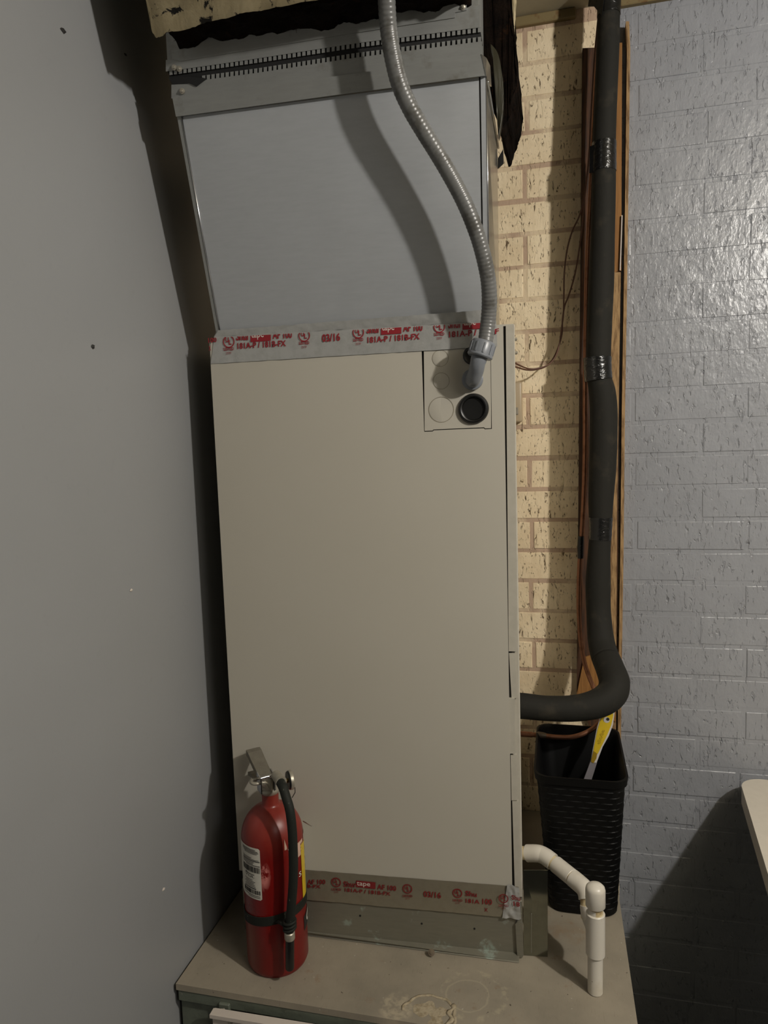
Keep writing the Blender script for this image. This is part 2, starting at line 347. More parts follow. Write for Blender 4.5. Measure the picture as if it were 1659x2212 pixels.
# bricks: every one in view is a piece of its own
BH, BL = 0.0797, 0.2545
def brick_bm(wd, ht, seed):
    rnd = random.Random(seed); bm = bmesh.new()
    vs_ = add_box(bm, -wd/2, wd/2, 0, 0.012, -ht/2, ht/2)
    es = [e for e in bm.edges if all(v.co.y < 0.001 for v in e.verts)]
    bmesh.ops.bevel(bm, geom=es, offset=0.0018, segments=2, affect='EDGES', profile=0.5)
    for v in bm.verts:
        v.co.x += rnd.uniform(-.0008, .0008); v.co.z += rnd.uniform(-.0008, .0008)
        if v.co.y < 0.001: v.co.y += rnd.uniform(-.0004, .0005)
    return bm
protos = []
for s in range(6):
    bm = brick_bm(BL-0.0105, BH-0.0105, s); bmesh.ops.recalc_face_normals(bm, faces=bm.faces)
    me = bpy.data.meshes.new('brick'); bm.to_mesh(me); bm.free(); me.materials.append(M_BRICK); protos.append(me)
rest = bmesh.new(); nb = 0
for k in range(-20, 13):
    z0 = H-0.057+BH*k
    if z0+BH > CZ+0.02 or z0 < -0.02: continue
    par = (k % 2) ^ (1 if k >= 6 else 0)
    x = 0.206 + (0.105 if par else 0.0) - 4*BL - BL/2
    if random.random() < 0.0: pass
    jx = random.uniform(-.006, .006)
    while x < 2.6:
        cx = x+BL/2+jx; cz = z0+BH/2
        if cz+BH/2 > CZ: cz = CZ-BH/2
        if cx-BL/2 > LX and cx+BL/2 < 2.6:
            if cx > -0.22 and cx < 1.0:
                o = bpy.data.objects.new('brick', random.choice(protos)); C.objects.link(o); o.parent = wb
                o.location = (cx, WY+random.uniform(-.0008, .0006), cz+random.uniform(-.0007, .0007)); nb += 1
                o.rotation_euler = (random.uniform(-.006, .006), random.uniform(-.004, .004), random.uniform(-.004, .004))
            else:
                add_box(rest, cx-BL/2+.005, cx+BL/2-.005, WY, WY+.012, cz-BH/2+.005, cz+BH/2-.005)
        x += BL
obj('brick_course', rest, M_BRICK, wb, kind='stuff')
# nail holes and dents of the left wall
for (px, py, s) in ((137, 68, 1.2), (200, 748, 1.2), (283, 1275, 0.8), (352, 1922, 1.0), (270, 118, 0.7)):
    p = atX(px, py, LX); bm = bmesh.new(); rnd = random.Random(px)
    pts = [p + Vector((0.0008, math.cos(a)*0.006*s*rnd.uniform(.5, 1.2), math.sin(a)*0.0035*s*rnd.uniform(.5, 1.2))) for a in [i*math.pi/4 for i in range(8)]]
    bm.faces.new([bm.verts.new(q) for q in pts]); ctr = bmesh.ops.poke(bm, faces=bm.faces[:])
    for v in ctr['verts']: v.co.x += 0.0022
    obj('nail_head' if py > 1000 else 'nail_hole', bm, M_INK if py < 1000 else M_WPANEL, wl, raw=True)
# trim batten between wall and ceiling
obj('trim_1', bev(box(LX, 0.05, WY-0.012, WY+0.004, CZ-0.022, CZ), 0.002), M_TRIM, kind='structure')
obj('trim_2', bev(box(0.115, 2.6, WY-0.012, WY+0.004, CZ-0.016, CZ), 0.002), M_TRIM, kind='structure')

# ================================================================== PLATFORM
plat = thing('platform', 'low grey painted plywood platform carrying the air handler against the left wall', 'platform', (-0.3, 1.5, 0))
FY = 1.104
obj('top_board', bev(prism([Vector((LX+.007, FY, LZ)), Vector((0.1250, FY+.002, LZ)), Vector((0.1185, WY-.004, LZ)), Vector((LX+.004, WY-.004, LZ))], Vector((0, 0, -0.0125))), 0.0015), M_LEDGE, plat)
obj('edge_board', bev(box(LX+.009, 0.1220, FY+.002, FY+.03, LZ-0.036, LZ-0.0128), 0.002), M_EDGE, plat)
obj('post', bev(box(LX+.008, -0.585, FY+.012, FY+.09, 0, LZ-0.036), 0.002), M_EDGE, plat)
obj('post', bev(box(0.04, 0.118, FY+.012, FY+.09, 0, LZ-0.036), 0.002), M_EDGE, plat)
obj('rail', bev(box(-0.585, 0.04, FY+.035, FY+.07, LZ-0.125, LZ-0.0365), 0.002), M_EDGE, plat)
obj('side_panel', box(0.108, 0.118, FY+.09, WY-.01, 0.002, LZ-0.0128), M_EDGE, plat)
obj('back_panel', box(LX+.004, 0.108, FY+.16, FY+.17, 0.002, LZ-0.0128), M_GAP, plat)
# dried foam ring left on the platform
bm = bmesh.new(); pts = []; rad = []
for i in range(60):
    a = math.radians(-118 + 300*i/59)
    r = 0.041 + noise.noise(Vector((i*.22, 2, 0)))*0.006
    pts.append(Vector((STC.x-0.001+r*1.12*math.cos(a), STC.y-0.008+r*math.sin(a), LZ+0.0006))); rad.append(0.0026+0.0020*abs(noise.noise(Vector((i*.5, 0, 3)))))
add_tube(bm, pts, rad, 6)
pts = [Vector((STC.x+0.036+0.004*math.sin(i), STC.y+0.02-0.05*i/12, LZ+.0005)) for i in range(13)]
add_tube(bm, pts, [0.0042+0.0015*math.sin(i*1.7) for i in range(13)], 6)
for v in bm.verts: v.co.z = LZ+(v.co.z-LZ)*.45
for (cx, cy, rr_) in ((-0.014, 0.004, 0.016), (0.012, 0.0, 0.013), (0.014, -0.022, 0.014), (-0.004, 0.010, 0.014), (0.02, 0.006, 0.010)):
    ring = []
    for k in range(22):
        a = k*2*math.pi/22; r = rr_*(1+0.3*noise.noise(Vector((math.cos(a)*1.5, math.sin(a)*1.5, cx*90))))
        ring.append(bm.verts.new(Vector((STC.x+cx+r*math.cos(a), STC.y-0.006+cy+r*math.sin(a), LZ+0.0003))))
    c0 = bm.verts.new(Vector((STC.x+cx, STC.y-0.006+cy, LZ+0.0010)))
    for k in range(22): bm.faces.new((ring[k], ring[(k+1) % 22], c0))
tag(obj('foam_residue', bm, M_FOAM, smooth=True), 'pale ring of dried foam stuck on the front of the platform', 'residue')
# white panel below the platform edge
wp = thing('vent_cover', 'white metal vent cover hung with a screw below the platform edge', 'vent cover', (-0.5, 1.1, 0.3))
a = atY(458, 2188, 1.083); b = atY(610, 2213, 1.083)
dx = (b-a).normalized(); pn = Vector((0, -1, 0))
L0 = a; L1 = a + dx*0.52
obj('sheet', bev(prism([L0, L1, L1+Vector((0, 0.0, -0.4)), L0+Vector((0.01, 0.0, -0.4))], Vector((0, 0.012, 0))), 0.0015), M_WPANEL, wp)
obj('top_lip', bev(prism([L0+Vector((-.002, -.006, .001)), L1+Vector((0, -.006, .001)), L1+Vector((0, -.006, -.006)), L0+Vector((-.002, -.006, -.006))], Vector((0, 0.016, 0))), 0.001), M_WPANEL, wp)
sc = atY(497, 2209, 1.082)
obj('screw', lathe([(0, -.002), (.0045, -.002), (.005, .001), (.003, .003), (0, .0035)], axisM(sc+Vector((0, .002, 0)), (0, -1, 0)), 14), M_STEEL, wp, smooth=40)
sc = atY(488, 2172, 1.108)
obj('latch', bev(box(sc.x-.012, sc.x+.010, 1.101, 1.116, sc.z-.022, sc.z+.008), 0.002), M_EDGE, wp)
obj('latch_pin', tube([sc+Vector((-.010, -.012, -.012)), sc+Vector((-.010, -.012, .0)), sc+Vector((.002, -.012, .004)), sc+Vector((.010, -.012, -.008))], 0.0013, 6), M_STEEL, wp)

# ================================================================== LETTERING
def text_bm(s, bold=0.012):
    cu = bpy.data.curves.new('t', 'FONT'); cu.body = s; cu.size = 1; cu.offset = bold; cu.resolution_u = 3
    to = bpy.data.objects.new('t', cu); C.objects.link(to)
    dg = bpy.context.evaluated_depsgraph_get(); me = bpy.data.meshes.new_from_object(to.evaluated_get(dg))
    bm = bmesh.new(); bm.from_mesh(me); bpy.data.meshes.remove(me); bpy.data.objects.remove(to); bpy.data.curves.remove(cu)
    return bm
def place_text(dst, s, o, ex, ez, bold=0.012):
    """write s into the rectangle from o along ex (width vector) and ez (height vector)"""
    t = text_bm(s, bold)
    if not t.verts: t.free(); return
    x0 = min(v.co.x for v in t.verts); x1 = max(v.co.x for v in t.verts)
    y0 = min(v.co.y for v in t.verts); y1 = max(v.co.y for v in t.verts)
    for v in t.verts:
        v.co = o + ex*((v.co.x-x0)/max(x1-x0, 1e-6)) + ez*((v.co.y-y0)/max(y1-y0, 1e-6))
    tmp = bpy.data.meshes.new('x'); t.to_mesh(tmp); t.free(); dst.from_mesh(tmp); bpy.data.meshes.remove(tmp)
def ptext(dst, s, x0, y0, x1, y1, hpx, d, bold=0.028):
    a = up(x0, y0, d); b = up(x1, y1, d); c = up(x0, y0-hpx, d); bm = bmesh.new()
    place_text(bm, s, a, b-a, Vector((0, 0, (c-a).length)), bold); dst.append(('lettering', bm))
def pquad(dst, pts, d):
    bm = bmesh.new(); bm.faces.new([bm.verts.new(up(x, y, d)) for x, y in pts]); dst.append(('print_bar', bm))
def ul(dst, cx, cy, r, d):
    bm = bmesh.new(); c = up(cx, cy, d); s = (up(cx+1, cy, d)-c).length; a = []; b = []; r0, r1 = r-2.2, r
    for k in range(28):
        t = 2*math.pi*k/28; v = U*math.cos(t)+Vector((0, 0, math.sin(t)))
        a.append(bm.verts.new(c+v*r0*s)); b.append(bm.verts.new(c+v*r1*s))
    for k in range(28): bm.faces.new((a[k], a[(k+1) % 28], b[(k+1) % 28], b[k]))
    dst.append(('print_ring', bm))
    ptext(dst, 'U', cx-r*.55, cy+r*.15, cx+r*0.02, cy+r*.1, r*.85, d); ptext(dst, 'L', cx+r*.02, cy+r*.55, cx+r*.5, cy+r*.5, r*.85, d)
def clip_above(bm, a, b, nrm):
    """remove what lies above the line a-b of the tape (hidden behind the fold)"""
    n_ = nrm.cross(b-a).normalized()
    if n_.z < 0: n_ = -n_
    bmesh.ops.bisect_plane(bm, geom=bm.verts[:]+bm.edges[:]+bm.faces[:], plane_co=a, plane_no=n_, clear_outer=True)
def emit(lst, mat, parent):
    for nm, bm in lst:
        if bm.faces: obj(nm, bm, mat, parent)

# ================================================================== AIR HANDLER
u_l = UV(up(455, 786))[0]; u_r = UV(up(1092, 900))[0]; u_e = u_r+0.0185
z_top = up(1075, 699).z; z_bot = up(1100, 1925).z
PD = 0.008
LEAN = 0.336                              # the plenum front leans forward as it rises
LN = (N + Vector((0, 0, LEAN))); LNl = LN.length; LN = LN/LNl
def pp(px, py, d=0.0):
    q0 = N*(FD+PD) + Vector((0, 0, z_top)); dd = ray(px, py)
    return ORG + dd*(((q0-ORG).dot(LN)+d)/dd.dot(LN))
ah = thing('air_handler', 'tall beige air handler cabinet standing on a sheet metal box', 'air handler', uw((u_l+u_r)/2, 0.25, z_bot), ANG)
obj('cabinet', bev(ubox(u_l+.001, u_e, 0.012, 0.50, z_bot-.02, z_top), 0.002), M_BEIGE2, ah)
# front panel with the cut-out for the connection plate
kp = [(913, 740), (916, 932), (935, 932), (937, 929.5), (1045, 925), (1047, 927.5), (1062, 926.5), (1063, 735)]
ku0, ku1 = UV(up(914, 900))[0], UV(up(1063, 900))[0]; kz = UV(up(990, 929))[1]
kx = lambda x_, y_: up(x_, y_, 0)
ztd = z_top-.002; un = u_r-.0015
on = [uw(u_l, 0, z_bot), uw(un, 0, z_bot), uw(un, 0, ztd), uw(ku1, 0, ztd), kx(1062.5, 926.5), kx(1047, 927.5), kx(1045, 925), kx(937, 929.5), kx(935, 932), kx(916, 932.5), uw(ku0, 0, ztd), uw(u_l, 0, ztd)]
door = prism(on, N*0.012); bev(door, .0012)
obj('front_panel', door, M_BEIGE, ah)
obj('panel_gap', ubox(u_l+.004, u_r+.004, 0.008, 0.0125, z_bot+.002, z_top-.004), M_GAP, ah)  # dark slab put in as the shade between panel and strips
pk = [(915.3, 740), (917.3, 930.6), (934, 930.2), (936.2, 927.7), (1046, 923), (1047.6, 925.6), (1060.8, 925), (1061.5, 735)]
plate = prism([up(x_, y_, .0008) for x_, y_ in pk], N*.011)
pl_ = obj('connection_plate', plate, M_BEIGE, ah)
def disc_at(px, py, rpx, d0, prof, seg=36):
    c = up(px, py, d0); s = (up(px+10, py, d0)-c).length/10
    return lathe([(r*rpx*s, h) for r, h in prof], axisM(c, -N), seg)
for (px, py, r, a_) in ((951, 774, 17.5, 0.3), (953, 823, 17.5, 0.2), (953, 885, 27, 0.1)):
    bm = disc_at(px, py, r, 0.0012, [(0, .0004), (.93, .0004), (.97, .0001), (.975, -.0012)])
    # punched disc sits slightly tilted in its hole
    bmesh.ops.rotate(bm, cent=up(px, py, .0012), matrix=Matrix.Rotation(0.03, 3, Vector((0, 0, 1))), verts=bm.verts)
    k_ = obj('knockout', bm, M_BEIGE, pl_, smooth=30)
    obj('knockout_slit', disc_at(px, py, r, 0.0007, [(.975, 0.0003), (1.02, 0.0003)]), M_SLIT, pl_)
obj('black_plug', disc_at(1023, 883, 33, 0.0010, [(1.0, 0), (1.0, .003), (.93, .0065), (.84, .007), (.76, .006), (.72, .003), (.70, .0015), (.35, .0012), (0, .0008)], 48), M_BLACK, pl_, smooth=35, label='round black plastic plug')
obj('black_plug', disc_at(1020, 768, 20, 0.0010, [(1.0, 0), (1.0, .002), (.85, .004), (.7, .002), (0, .001)], 32), M_BLACK, pl_, smooth=35, label='round black plug behind the conduit')
# five overlapping edge strips at the right
for i, (xa, ya, xb, yb, w_, d_) in enumerate(((1092.5, 702, 1099, 1407, 18, .004), (1099.5, 1411, 1105, 1508, 13, .006), (1098, 1509, 1099, 1628, 14, .002), (1103, 1631, 1105, 1729, 13, .005), (1106.5, 1731, 1112, 1921, 13, .005))):
    P = [up(xa, ya, d_), up(xa+w_, ya, d_), up(xb+w_, yb, d_), up(xb, yb, d_)]
    obj('edge_strip', bev(prism(P, N*0.014), 0.0012), M_BEIGE2, ah)
# dark slit behind the strips and clips on the side
for (px, py) in ((1114, 733), (1115, 762), (1115, 1375), (1114, 1440), (1116, 1469), (1116, 1565), (1117, 1675)):
    c = up(px, py, 0.03)
    obj('side_screw', lathe([(0, -.002), (.003, -.002), (.003, .002), (0, .003)], axisM(c, U), 8), M_STEEL, ah, smooth=40)
c = up(1121, 1880, .05)
obj('side_seal', bev(ubox(UV(c)[0]-.012, UV(c)[0]+.002, .035, .05, up(1121, 1985, .04).z, up(1121, 1800, .04).z), .001), M_PVCY, ah, label='crumbly tan sealant')
# upper foil tape
A0, A1 = (455, 786), (1074, 748)          # lower edge
B0, B1 = (463, 728), (1072, 694)          # fold
C0, C1 = (471, 714), (1046, 668)          # top edge on the plenum
nf = -N
tape = obj('foil_tape', sheet(up(*A0, -.0012), up(*A1, -.0012), up(*B1, -.0012), up(*B0, -.0012), 110, 10, 0.0007, nf, 26, edge=.0006), M_FOIL, ah, smooth=True, label='silver foil tape with red print along the top seam')
obj('tape_flap', sheet(up(*B0, .001), up(*B1, .001), pp(1064, 668, -.003), pp(*C0, -.003), 120, 8, 0.0009, nf, 34, edge=.0012), M_FOIL, tape, smooth=True)
obj('tape_flap', sheet(pp(470, 712, -.003), up(462, 730, .0), uw(u_l-.002, .05, up(462, 735).z), uw(u_l+.012, .05, up(470, 712).z), 8, 8, 0.003, nf, 60), M_FOIL, tape, smooth=True)
obj('tape_flap', sheet(up(*A0, -.0012), up(455, 735, -.0012), uw(u_l-.0015, .05, up(455, 735).z), uw(u_l-.0015, .05, up(455, 786).z), 8, 8, 0.0006, -U, 60), M_FOIL, tape, smooth=True)
D = -.0030
red = []; wht = []
ring_x = [(494, 738, 12.5), (657, 725, 12.5), (774, 718, 12.5), (949, 706, 12.5)]
for cx, cy, r in ring_x:
    ul(red, cx, cy, r, D); ptext(red, 'LISTED', cx-11, cy+19+r-12, cx+11, cy+18+r-12, 7, D); ptext(red, '25TF', cx-6, cy+27+r-12, cx+6, cy+26.5+r-12, 5, D, 0)
for (x0, y0) in ((510, 738.5), (792, 723), (968, 712)):
    ptext(red, 'Shur', x0, y0-2.5, x0+30, y0-4, 20, D)
    pq = [(x0+31, y0+0.5), (x0+75, y0-2.5), (x0+75, y0-24), (x0+31, y0-21)]
    pquad(red, pq, D); ptext(wht, 'tape', x0+33, y0-4, x0+60, y0-5.5, 17, D-.0004, 0.006)
    if x0 < 900: ptext(red, 'AF 100', x0+79, y0-4-2, x0+121, y0-8, 17, D)
for (x0, y0, x1, y1, s) in ((513, 754, 618, 748, '181A-P / 181B-FX'), (794, 741, 907, 733, '181A-P / 181B-FX'), (970, 729, 1040, 724, '181A-P / 1'), (1069, 722, 1078, 720, 'F'),
                           (696, 739, 735, 736, '03/16'), (450, 741, 468, 739, '100'), (451, 758, 456, 757, 'X')):
    ptext(red, s, x0, y0, x1, y1, 17 if s == '03/16' else (13 if 'A' in s else 11), D)
for n_, b_ in red+wht: clip_above(b_, up(B0[0], B0[1]+1.5, D), up(B1[0], B1[1]+1.5, D), N)
emit(red, M_RED, tape); emit(wht, M_WPR, tape)
# lower foil tape
tape2 = obj('foil_tape', sheet(up(600, 1938, -.001), up(1124, 1984, -.001), up(1120, 1915, -.001), up(600, 1874, -.001), 90, 12, 0.0006, nf, 22, edge=.0006), M_FOIL2, ah, smooth=True, label='dusty foil tape with red print along the bottom seam')
obj('tape_flap', sheet(up(1085, 1982, -.003), up(1126, 1986, -.0025), up(1121, 1916, -.0025), up(1096, 1908, -.003), 14, 16, 0.0030, nf, 60, edge=.002), M_FOIL, tape2, smooth=True)
red = []; wht = []; D2 = -.0028
for cx, cy in ((726, 1906), (880, 1920), (988, 1929.5), (1087.5, 1941)):
    ul(red, cx, cy, 10.5, D2 if cx < 1080 else D2-.0035); dd = D2 if cx < 1080 else D2-.0035
    ptext(red, 'LISTED', cx-10, cy+17.5, cx+11, cy+18.5, 5, dd); ptext(red, '25TF', cx-5, cy+23, cx+5, cy+23.5, 3.6, dd, 0)
ptext(red, 'Shur', 742, 1915.5, 770, 1917, 12, D2); pquad(red, [(769, 1916), (811, 1920.5), (811, 1906), (769, 1902)], D2)
ptext(wht, 'tape', 771, 1915.5, 800, 1918, 11, D2-.0004, .006)
ptext(red, 'AF 100', 815, 1921, 856, 1925, 11, D2); ptext(red, '181A-P / 181B-FX', 745, 1926, 844, 1935, 8, D2)
ptext(red, '03/16', 915, 1937.5, 953, 1941, 13, D2); ptext(red, 'Shu', 1005, 1935, 1030, 1938, 11, D2); ptext(red, '181A', 1006, 1950, 1036, 1953, 9, D2)
ptext(red, '100', 1042, 1953, 1063, 1955, 12, D2); ptext(red, 'X', 1046, 1969, 1054, 1970, 8, D2)
ptext(red, 'Shu', 1105, 1943, 1124, 1946, 10, D2-.0045); ptext(red, '18', 1109, 1957, 1123, 1959, 10, D2-.0045)
ptext(red, 'AF 100', 664, 1910, 703, 1910, 10, D2); ptext(red, 'B-FX', 664, 1917.5, 693, 1919, 7, D2)
emit(red, M_REDD, tape2); emit(wht, M_WPR, tape2)

# ================================================================== SHEET METAL BASE
bs = thing('return_duct', 'dull galvanised sheet metal duct box under the air handler', 'duct', uw((u_l+u_r)/2, 0.25, LZ))
bx0 = u_l+.002; bx1 = UV(up(1131, 2000, 0.004))[0]
pf = lambda px, py: up(px, py, 0.002)
obj('box', bev(ubox(bx0, bx1-.002, 0.004, 0.50, LZ+.001, z_bot-.0205), 0.002), M_BASEM, bs)
# front sheet, slightly bowed, and the bent foot flange
obj('front_sheet', bev(prism([pf(531, 1925), pf(1127, 1975), pf(1124, 2062), pf(531, 2004)], N*0.002), .0008), M_BASEM, bs)
fl0 = [pf(531, 1999), pf(1122, 2060)]; g0 = atZ(531, 2004, LZ+.0012); g1 = atZ(1121, 2080, LZ+.0012)
obj('foot_flange', bev(prism([fl0[0], fl0[1], g1, g0], Vector((0, 0.002, 0.0016))), .0006), M_BASEM, bs)
c = atZ(933, 2049, LZ+.0125)
obj('flange_screw', lathe([(0, 0), (.0065, 0), (.0065, .0006), (.0036, .0008), (.0034, .0020), (0, .0024)], axisM(c+Vector((0, -.0065, -.0035)), (0, -0.75, 0.65)), 18), M_SOLDER, bs, smooth=40)
for px, py in ((778, 1978), (911, 1995), (1025, 2006)):
    obj('rivet_hole', disc_at(px, py, 2.2, 0.0018, [(0, .0006), (1, .0006), (1, 0)], 10), M_GAP, bs)
P = [pf(1113, 1992), pf(1117, 1988), pf(1126, 1988), pf(1129, 1992), pf(1131, 2058), pf(1128, 2064), pf(1120, 2064), pf(1117, 2058)]
obj('corner_cleat', bev(prism([p-N*.006 for p in P], N*.006), .0015), M_BASEM, bs)
P = [atY(1131, 1880, 1.313), atY(1183, 1880, 1.313), atZ(1183, 2067, LZ+.001), atZ(1131, 2063, LZ+.001)]
obj('side_wing', prism(P, Vector((0, .0015, 0))), M_MIRR, bs)
obj('side_wing', prism([atY(1147, 1975, 1.307), atY(1149, 1975, 1.307), atY(1149, 2060, 1.307), atY(1147, 2060, 1.307)], Vector((0, .004, 0))), M_BASEM, bs)

# ================================================================== SUPPLY PLENUM
pn_ = thing('supply_plenum', 'galvanised metal plenum box flaring upward above the air handler', 'duct', uw((u_l+u_r)/2, 0.25, z_top), ANG)
zs = z_top+.0004
BK = N*0.46
def quad_prism(c4, off): return prism(c4, off)
TL, TR, BRr, BLl = pp(383, 250), pp(1050, 163), pp(1057, 735), pp(472, 735)
def setz(p, z): return Vector((p.x, p.y, z))
BRr = setz(BRr, zs); BLl = setz(BLl, zs)
TRb = up(1075, 362, .18); TRb.z = TR.z+.002; BRb = up(1079, 705, .20); BRb.z = zs
F4 = [TL+N*.004, TR+N*.004+U*-.001, BRr+N*.004+U*-.001, BLl+N*.004]; B4 = [TL+(TRb-TR)+U*.01, TRb, BRb, BLl+(BRb-BRr)+U*.01]
bm = bmesh.new(); va = [bm.verts.new(p) for p in F4]; vb = [bm.verts.new(p) for p in B4]
bm.faces.new(va); bm.faces.new(vb[::-1])
for k in range(4): bm.faces.new((va[k], vb[k], vb[(k+1) % 4], va[(k+1) % 4]))
obj('body', bev(bm, .002), M_SIDE, pn_)
fp = [pp(394, 252, .001), pp(1034.5, 168, .001), setz(pp(1044, 735, .001), zs), setz(pp(480, 735, .001), zs)]
bm = bmesh.new(); NX, NZ = 24, 18; G = []
for j in range(NZ+1):
    row = []
    for i in range(NX+1):
        s, t = i/NX, j/NZ; p = (fp[0]*(1-s)+fp[1]*s)*(1-t)+(fp[3]*(1-s)+fp[2]*s)*t
        p = p - N*0.0030*math.sin(math.pi*s)*math.sin(math.pi*t)
        row.append(bm.verts.new(p))
    G.append(row)
for j in range(NZ):
    for i in range(NX): bm.faces.new((G[j][i], G[j][i+1], G[j+1][i+1], G[j+1][i]))
obj('front_panel', bm, M_PLEN, pn_, smooth=True)
obj('corner_strip', bev(prism([pp(382, 250), pp(391, 250), setz(pp(477, 735), zs), setz(pp(470, 735), zs)], N*.004), .001), M_STRIP, pn_)
obj('corner_bead', tube([pp(392.5, 252, -.0005), setz(pp(478.5, 735, -.0005), zs)], .0011, 8), M_CHROME, pn_, smooth=True)
obj('corner_strip', bev(prism([pp(1038, 166), pp(1050, 164), setz(pp(1057, 735), zs), setz(pp(1047, 735), zs)], N*.004), .0012), M_PLEN, pn_)
obj('corner_bead', tube([pp(1050.5, 165, .0005), setz(pp(1057.5, 735, .0005), zs)], .0013, 8), M_CHROME, pn_, smooth=True)
obj('corner_gap', prism([pp(1034, 167, .0015), pp(1038.5, 166, .0015), setz(pp(1047.5, 735, .0015), zs), setz(pp(1043.5, 735, .0015), zs)], N*.002), M_GAP, pn_)  # dark strip put in as the shade of the corner joint
# side: standing seam and black tab
a = TR+BK*0.8+U*.001; b = BRr+BK*0.8+U*.001
s0 = TR+N*.02+U*.002; s1 = TRb+U*.002
obj('side_seam', tube([s0, s0.lerp(s1, .5), s1], .0022, 6), M_SIDE, pn_, smooth=True)
P = [atY(1075, 343, 1.49), atY(1087, 322, 1.49), atY(1088, 352, 1.49), atY(1075, 364, 1.49)]
obj('side_tab', bev(prism(P, Vector((0, .004, 0))), .0008), M_BLACK, pn_, label='small bent black tab')
def pdisc(px, py, rpx, d0, prof, seg=24):
    c = pp(px, py, d0); s = (pp(px+10, py, d0)-c).length/10
    return lathe([(r*rpx*s, h) for r, h in prof], axisM(c, -LN), seg)
# band (drive cleat) round the top, flaring at its right end
bpx = [(372, 210), (760, 160), (1040, 117), (1050, 163), (760, 200.5), (380, 252)]
P = [pp(x, y, -.0075) for x, y in bpx]
obj('band', bev(prism(P, LN*.008), .002), M_STRIP, pn_)
P = [pp(1040, 117, -.0075), pp(1050, 163, -.0075), pp(1055, 175, .02), pp(1062, 187, .06), pp(1059, 142, .06), pp(1051, 125, .02)]
obj('band_end', bev(prism(P, -U*.002), .0006), M_SIDE, pn_)
# flexible connector: two toothed metal strips and black canvas
def interp(pts, x):
    for (x0, y0), (x1, y1) in zip(pts, pts[1:]):
        if x <= x1 or (x1, y1) == pts[-1]: return y0+(y1-y0)*(x-x0)/(x1-x0)
lo_top = [(371, 183), (441, 173), (561, 157), (700, 135.5), (760, 126), (1042, 89.5)]      # lower strip, top edge (teeth root)
lo_bot = [(372, 213), (760, 163), (1041, 120)]
up_bot = [(364, 154), (441, 143.5), (561, 126), (700, 104.5), (760, 95), (1037, 59.5)]      # upper strip, bottom edge (teeth root)
up_top = [(358, 130), (760, 70), (1033, 12)]
bm = bmesh.new()
def strip(bm, top, bot, x0, x1, d, n=14):
    for i in range(n):
        xa = x0+(x1-x0)*i/n; xb = x0+(x1-x0)*(i+1)/n
        bm_q = [pp(xa, interp(top, xa), d), pp(xb, interp(top, xb), d), pp(xb, interp(bot, xb), d), pp(xa, interp(bot, xa), d)]
        bm.faces.new([bm.verts.new(q) for q in bm_q])
    bmesh.ops.remove_doubles(bm, verts=bm.verts, dist=1e-5)
    r = bmesh.ops.solidify(bm, geom=bm.faces[:], thickness=0.0015)
strip(bm, lo_top, lo_bot, 371, 1041.5, -.0015)
sl = obj('lower_strip', bm, M_STRIP, pn_)
bm = bmesh.new(); strip(bm, up_top, up_bot, 359, 1036, -.0015); su = obj('upper_strip', bm, M_STRIP, pn_)
bt = bmesh.new(); btu = bmesh.new(); x = 366.0; i = 0
while x < 1036:
    t = (x-366)/670; wt = 6.3+0.6*t
    yt = interp(lo_top, x)
    if x > 374 and not (374 < x < 432):
        q = [(x, yt+1), (x+wt, yt+.2), (x+wt, yt-11-.5*t), (x, yt-10.2-.5*t)]
        add_prism(bt, [pp(a_, b_, -.0022) for a_, b_ in q], LN*.0022)
    yu = interp(up_bot, x)
    q = [(x, yu-1), (x+wt, yu-1.8), (x+wt, yu+7.6+1.5*t), (x, yu+8.4+1.5*t)]
    add_prism(btu, [pp(a_, b_, -.0022) for a_, b_ in q], LN*.0022)
    x += 10.0+1.2*t; i += 1
obj('teeth', bt, M_STRIP, sl, kind='stuff'); obj('teeth', btu, M_STRIP, su, kind='stuff')
cv = bmesh.new()
P = [pp(362, 153, .001)] + [pp(x_, interp(up_bot, x_)-1, .001) for x_ in (441, 561, 700, 760, 1037)] + [pp(1043, 98, .001)] + [pp(x_, interp(lo_top, x_)+3, .001) for x_ in (760, 700, 561, 441, 372)]
add_prism(cv, P, LN*.004)
P = [pp(364, 168, -.004), pp(395, 165, -.0045), pp(430, 166, -.0045), pp(447, 170, -.004), pp(436, 178, -.0045), pp(424, 187, -.005), pp(408, 180, -.0045), pp(372, 182, -.004)]
add_prism(cv, P, LN*.004)
obj('canvas', cv, M_CANVAS, pn_)
for px, py in ((377, 146), (388, 149), (394, 197), (1000, 16)):
    obj('screw', pdisc(px, py, 5.5, -.0035, [(0, .005), (.35, .005), (.5, .003), (1, .0022), (1, 0)], 14), M_STEEL, pn_, smooth=40)
# collar of the duct above, overlapping the upper strip
P = [pp(*q, -.0045) for q in ((391, 132), (760, 72), (983, 38), (983, 27), (1008, 22), (1008, -60), (360, 0), (372, 128))]
obj('collar', bev(prism(P, LN*.004), .001), M_STRIP, pn_)
q0, q1, q2, q3 = pp(362, 140, .003), pp(1034, 60, .003), pp(1033, -150, .003), pp(352, -60, .003)
zc_ = CZ-.003; q2 = Vector((q2.x, q2.y, zc_)); q3 = Vector((q3.x, q3.y, zc_))
obj('duct_neck', prism([q0, q1, q2, q3], N*.26), M_STRIP, pn_)

